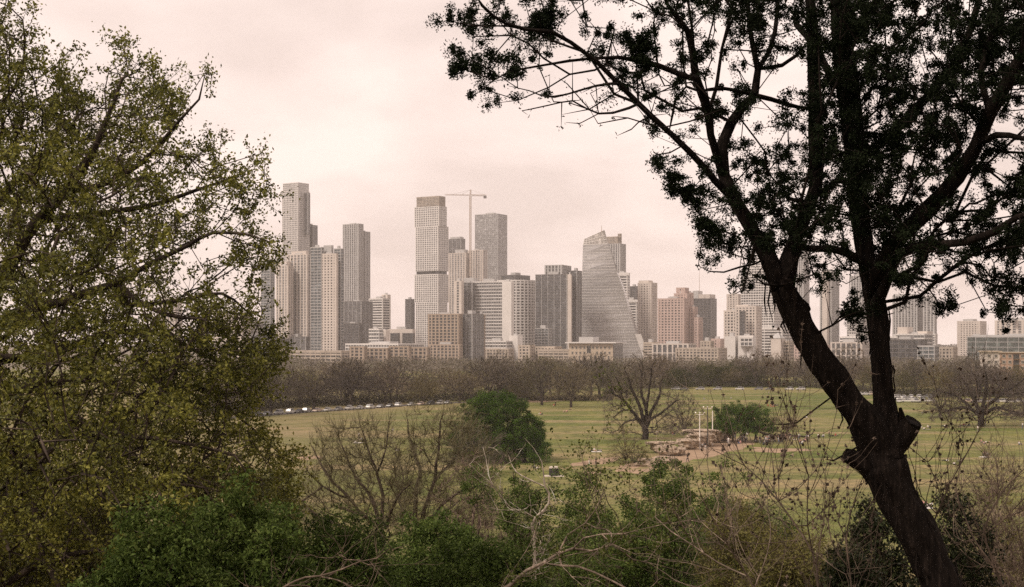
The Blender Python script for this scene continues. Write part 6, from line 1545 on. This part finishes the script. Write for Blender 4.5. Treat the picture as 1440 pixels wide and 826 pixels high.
limbs_tree('bare_sapling', 'arching bare sapling stems leaning in from the bottom right corner', 12, [
    [(1420, 860, 4), (1400, 800, 3.4), (1385, 750, 3), (1400, 710, 2.4), (1420, 680, 2), (1440, 660, 1.6)], [(1400, 800, 2.6), (1370, 760, 2.3), (1355, 720, 2), (1345, 690, 1.5), (1350, 665, 1)], [(1385, 750, 2), (1410, 730, 1.8), (1440, 700, 1.5), (1460, 690, 1)], [(1420, 850, 2.6), (1440, 790, 2), (1430, 740, 1.6)]], brownbark, (1425, 880), 70, sd=.5, rt=.002, buds=60, part='stem')

# ------------------------------------------------------------------ grass and weeds on the slope
rng = np.random.default_rng(405)
gr = MB(); n = 26000
D = rng.uniform(7, 150, n) ** 1.0; x = rng.uniform(-.42, .42, n) * D; z = np.array([ground_z(0, d) for d in D]); k = np.maximum(1, D / 35)
A = np.stack([x, D, z - .05 + .45 * np.minimum(1, (178 - D) / 60) * np.array([vnoise(a, b2, 0.12) for a, b2 in zip(x, D)])], 1)
dirs = rng.normal(0, .35, (n, 3)); dirs[:, 2] = 1; V0 = A; b3 = unit(rng.normal(0, 1, (n, 3)) * [1, 1, 0]); L = (rng.uniform(.25, .8, n) * k ** .3)[:, None]; wd_ = (.012 * k)[:, None]
V = np.stack([V0 - b3 * wd_, V0 + b3 * wd_, V0 + unit(dirs) * L + b3 * wd_ * .1, V0 + unit(dirs) * L - b3 * wd_ * .1], 1); gr.add(V.reshape(-1, 3), q=np.arange(n * 4).reshape(-1, 4))
tag(gr.build('slope_grass', leafmat('dry_slope_grass', [(0.07, 0.07, 0.025), (0.14, 0.125, 0.045), (0.24, 0.19, 0.09)], .2, big=.3)), 'dry and green grass growing between the shrubs on the slope', 'grass', kind='stuff')
# ground cover low on the slope, fills the view between shrubs
gc = MB(); n = 42000
D = rng.uniform(35, 160, n); x = rng.uniform(-.40, .40, n) * D; z = np.array([ground_z(0, d) for d in D])
hh = np.array([max(0.05, vnoise(a, b2, .13, 5) * 2.2 + .9) for a, b2 in zip(x, D)]) * np.interp(D, [35, 120, 160], [1.3, 1.0, .3])
C = np.stack([x, D, z + rng.uniform(0, 1, n) * hh], 1); leaves(gc, C, .20, .10)
tag(gc.build('ground_cover', leafmat('slope_brush', [(0.05, 0.055, 0.02), (0.09, 0.095, 0.035), (0.16, 0.13, 0.06)], .2, big=.15)), 'low green and brown brush covering the slope between shrubs', 'ground cover', kind='stuff')

# ------------------------------------------------------------------ unseen oak added behind the viewpoint to shade the foreground
def add_shade_oak():
    bx, by = -4.6, -5.5; g_ = float(ground_z(0, by)); e = empty('unseen_shade_oak', (bx, by, g_)); tag(e, 'unseen oak added behind the viewpoint to shade the juniper and near slope', 'tree')
    t = Tree(12000); t.limb([[0, 0, -.4], [.1, .3, 2], [.3, .8, 4.2]], [.34, .28, .25], .4, False)
    for a, r, z in ((0, 4, 9), (1.2, 4, 8.5), (2.4, 3.5, 9.5), (3.6, 4, 8.5), (4.9, 4, 9), (5.6, 4.5, 8)): t.limb([[.3, .8, 4.1], [.3 + r * .4 * math.cos(a), .8 + r * .4 * math.sin(a), 6], [.3 + r * math.cos(a), .8 + r * math.sin(a), z]], [.18, .13, .07], .4)
    C = dome_pts(420, 6.0, 6.0, 6.0, 11.5, .4); t.grow(C, .3, .5, .3); t.finish(.012, .4, .1); a_ = MB(); b_ = MB(); t.mesh(a_, b_, .04, 7, 4)
    a_.build('trunk', obark, e, smooth=True); b_.build('twig', obark, e)
    K = np.repeat(C, 70, 0); lb = MB(); leaves(lb, K + unit(rng.normal(0, 1, K.shape)) * rng.uniform(0, 1, (len(K), 1)) ** .5 * .8, .12, .07); lb.build('foliage', sleaf, e)
add_shade_oak()
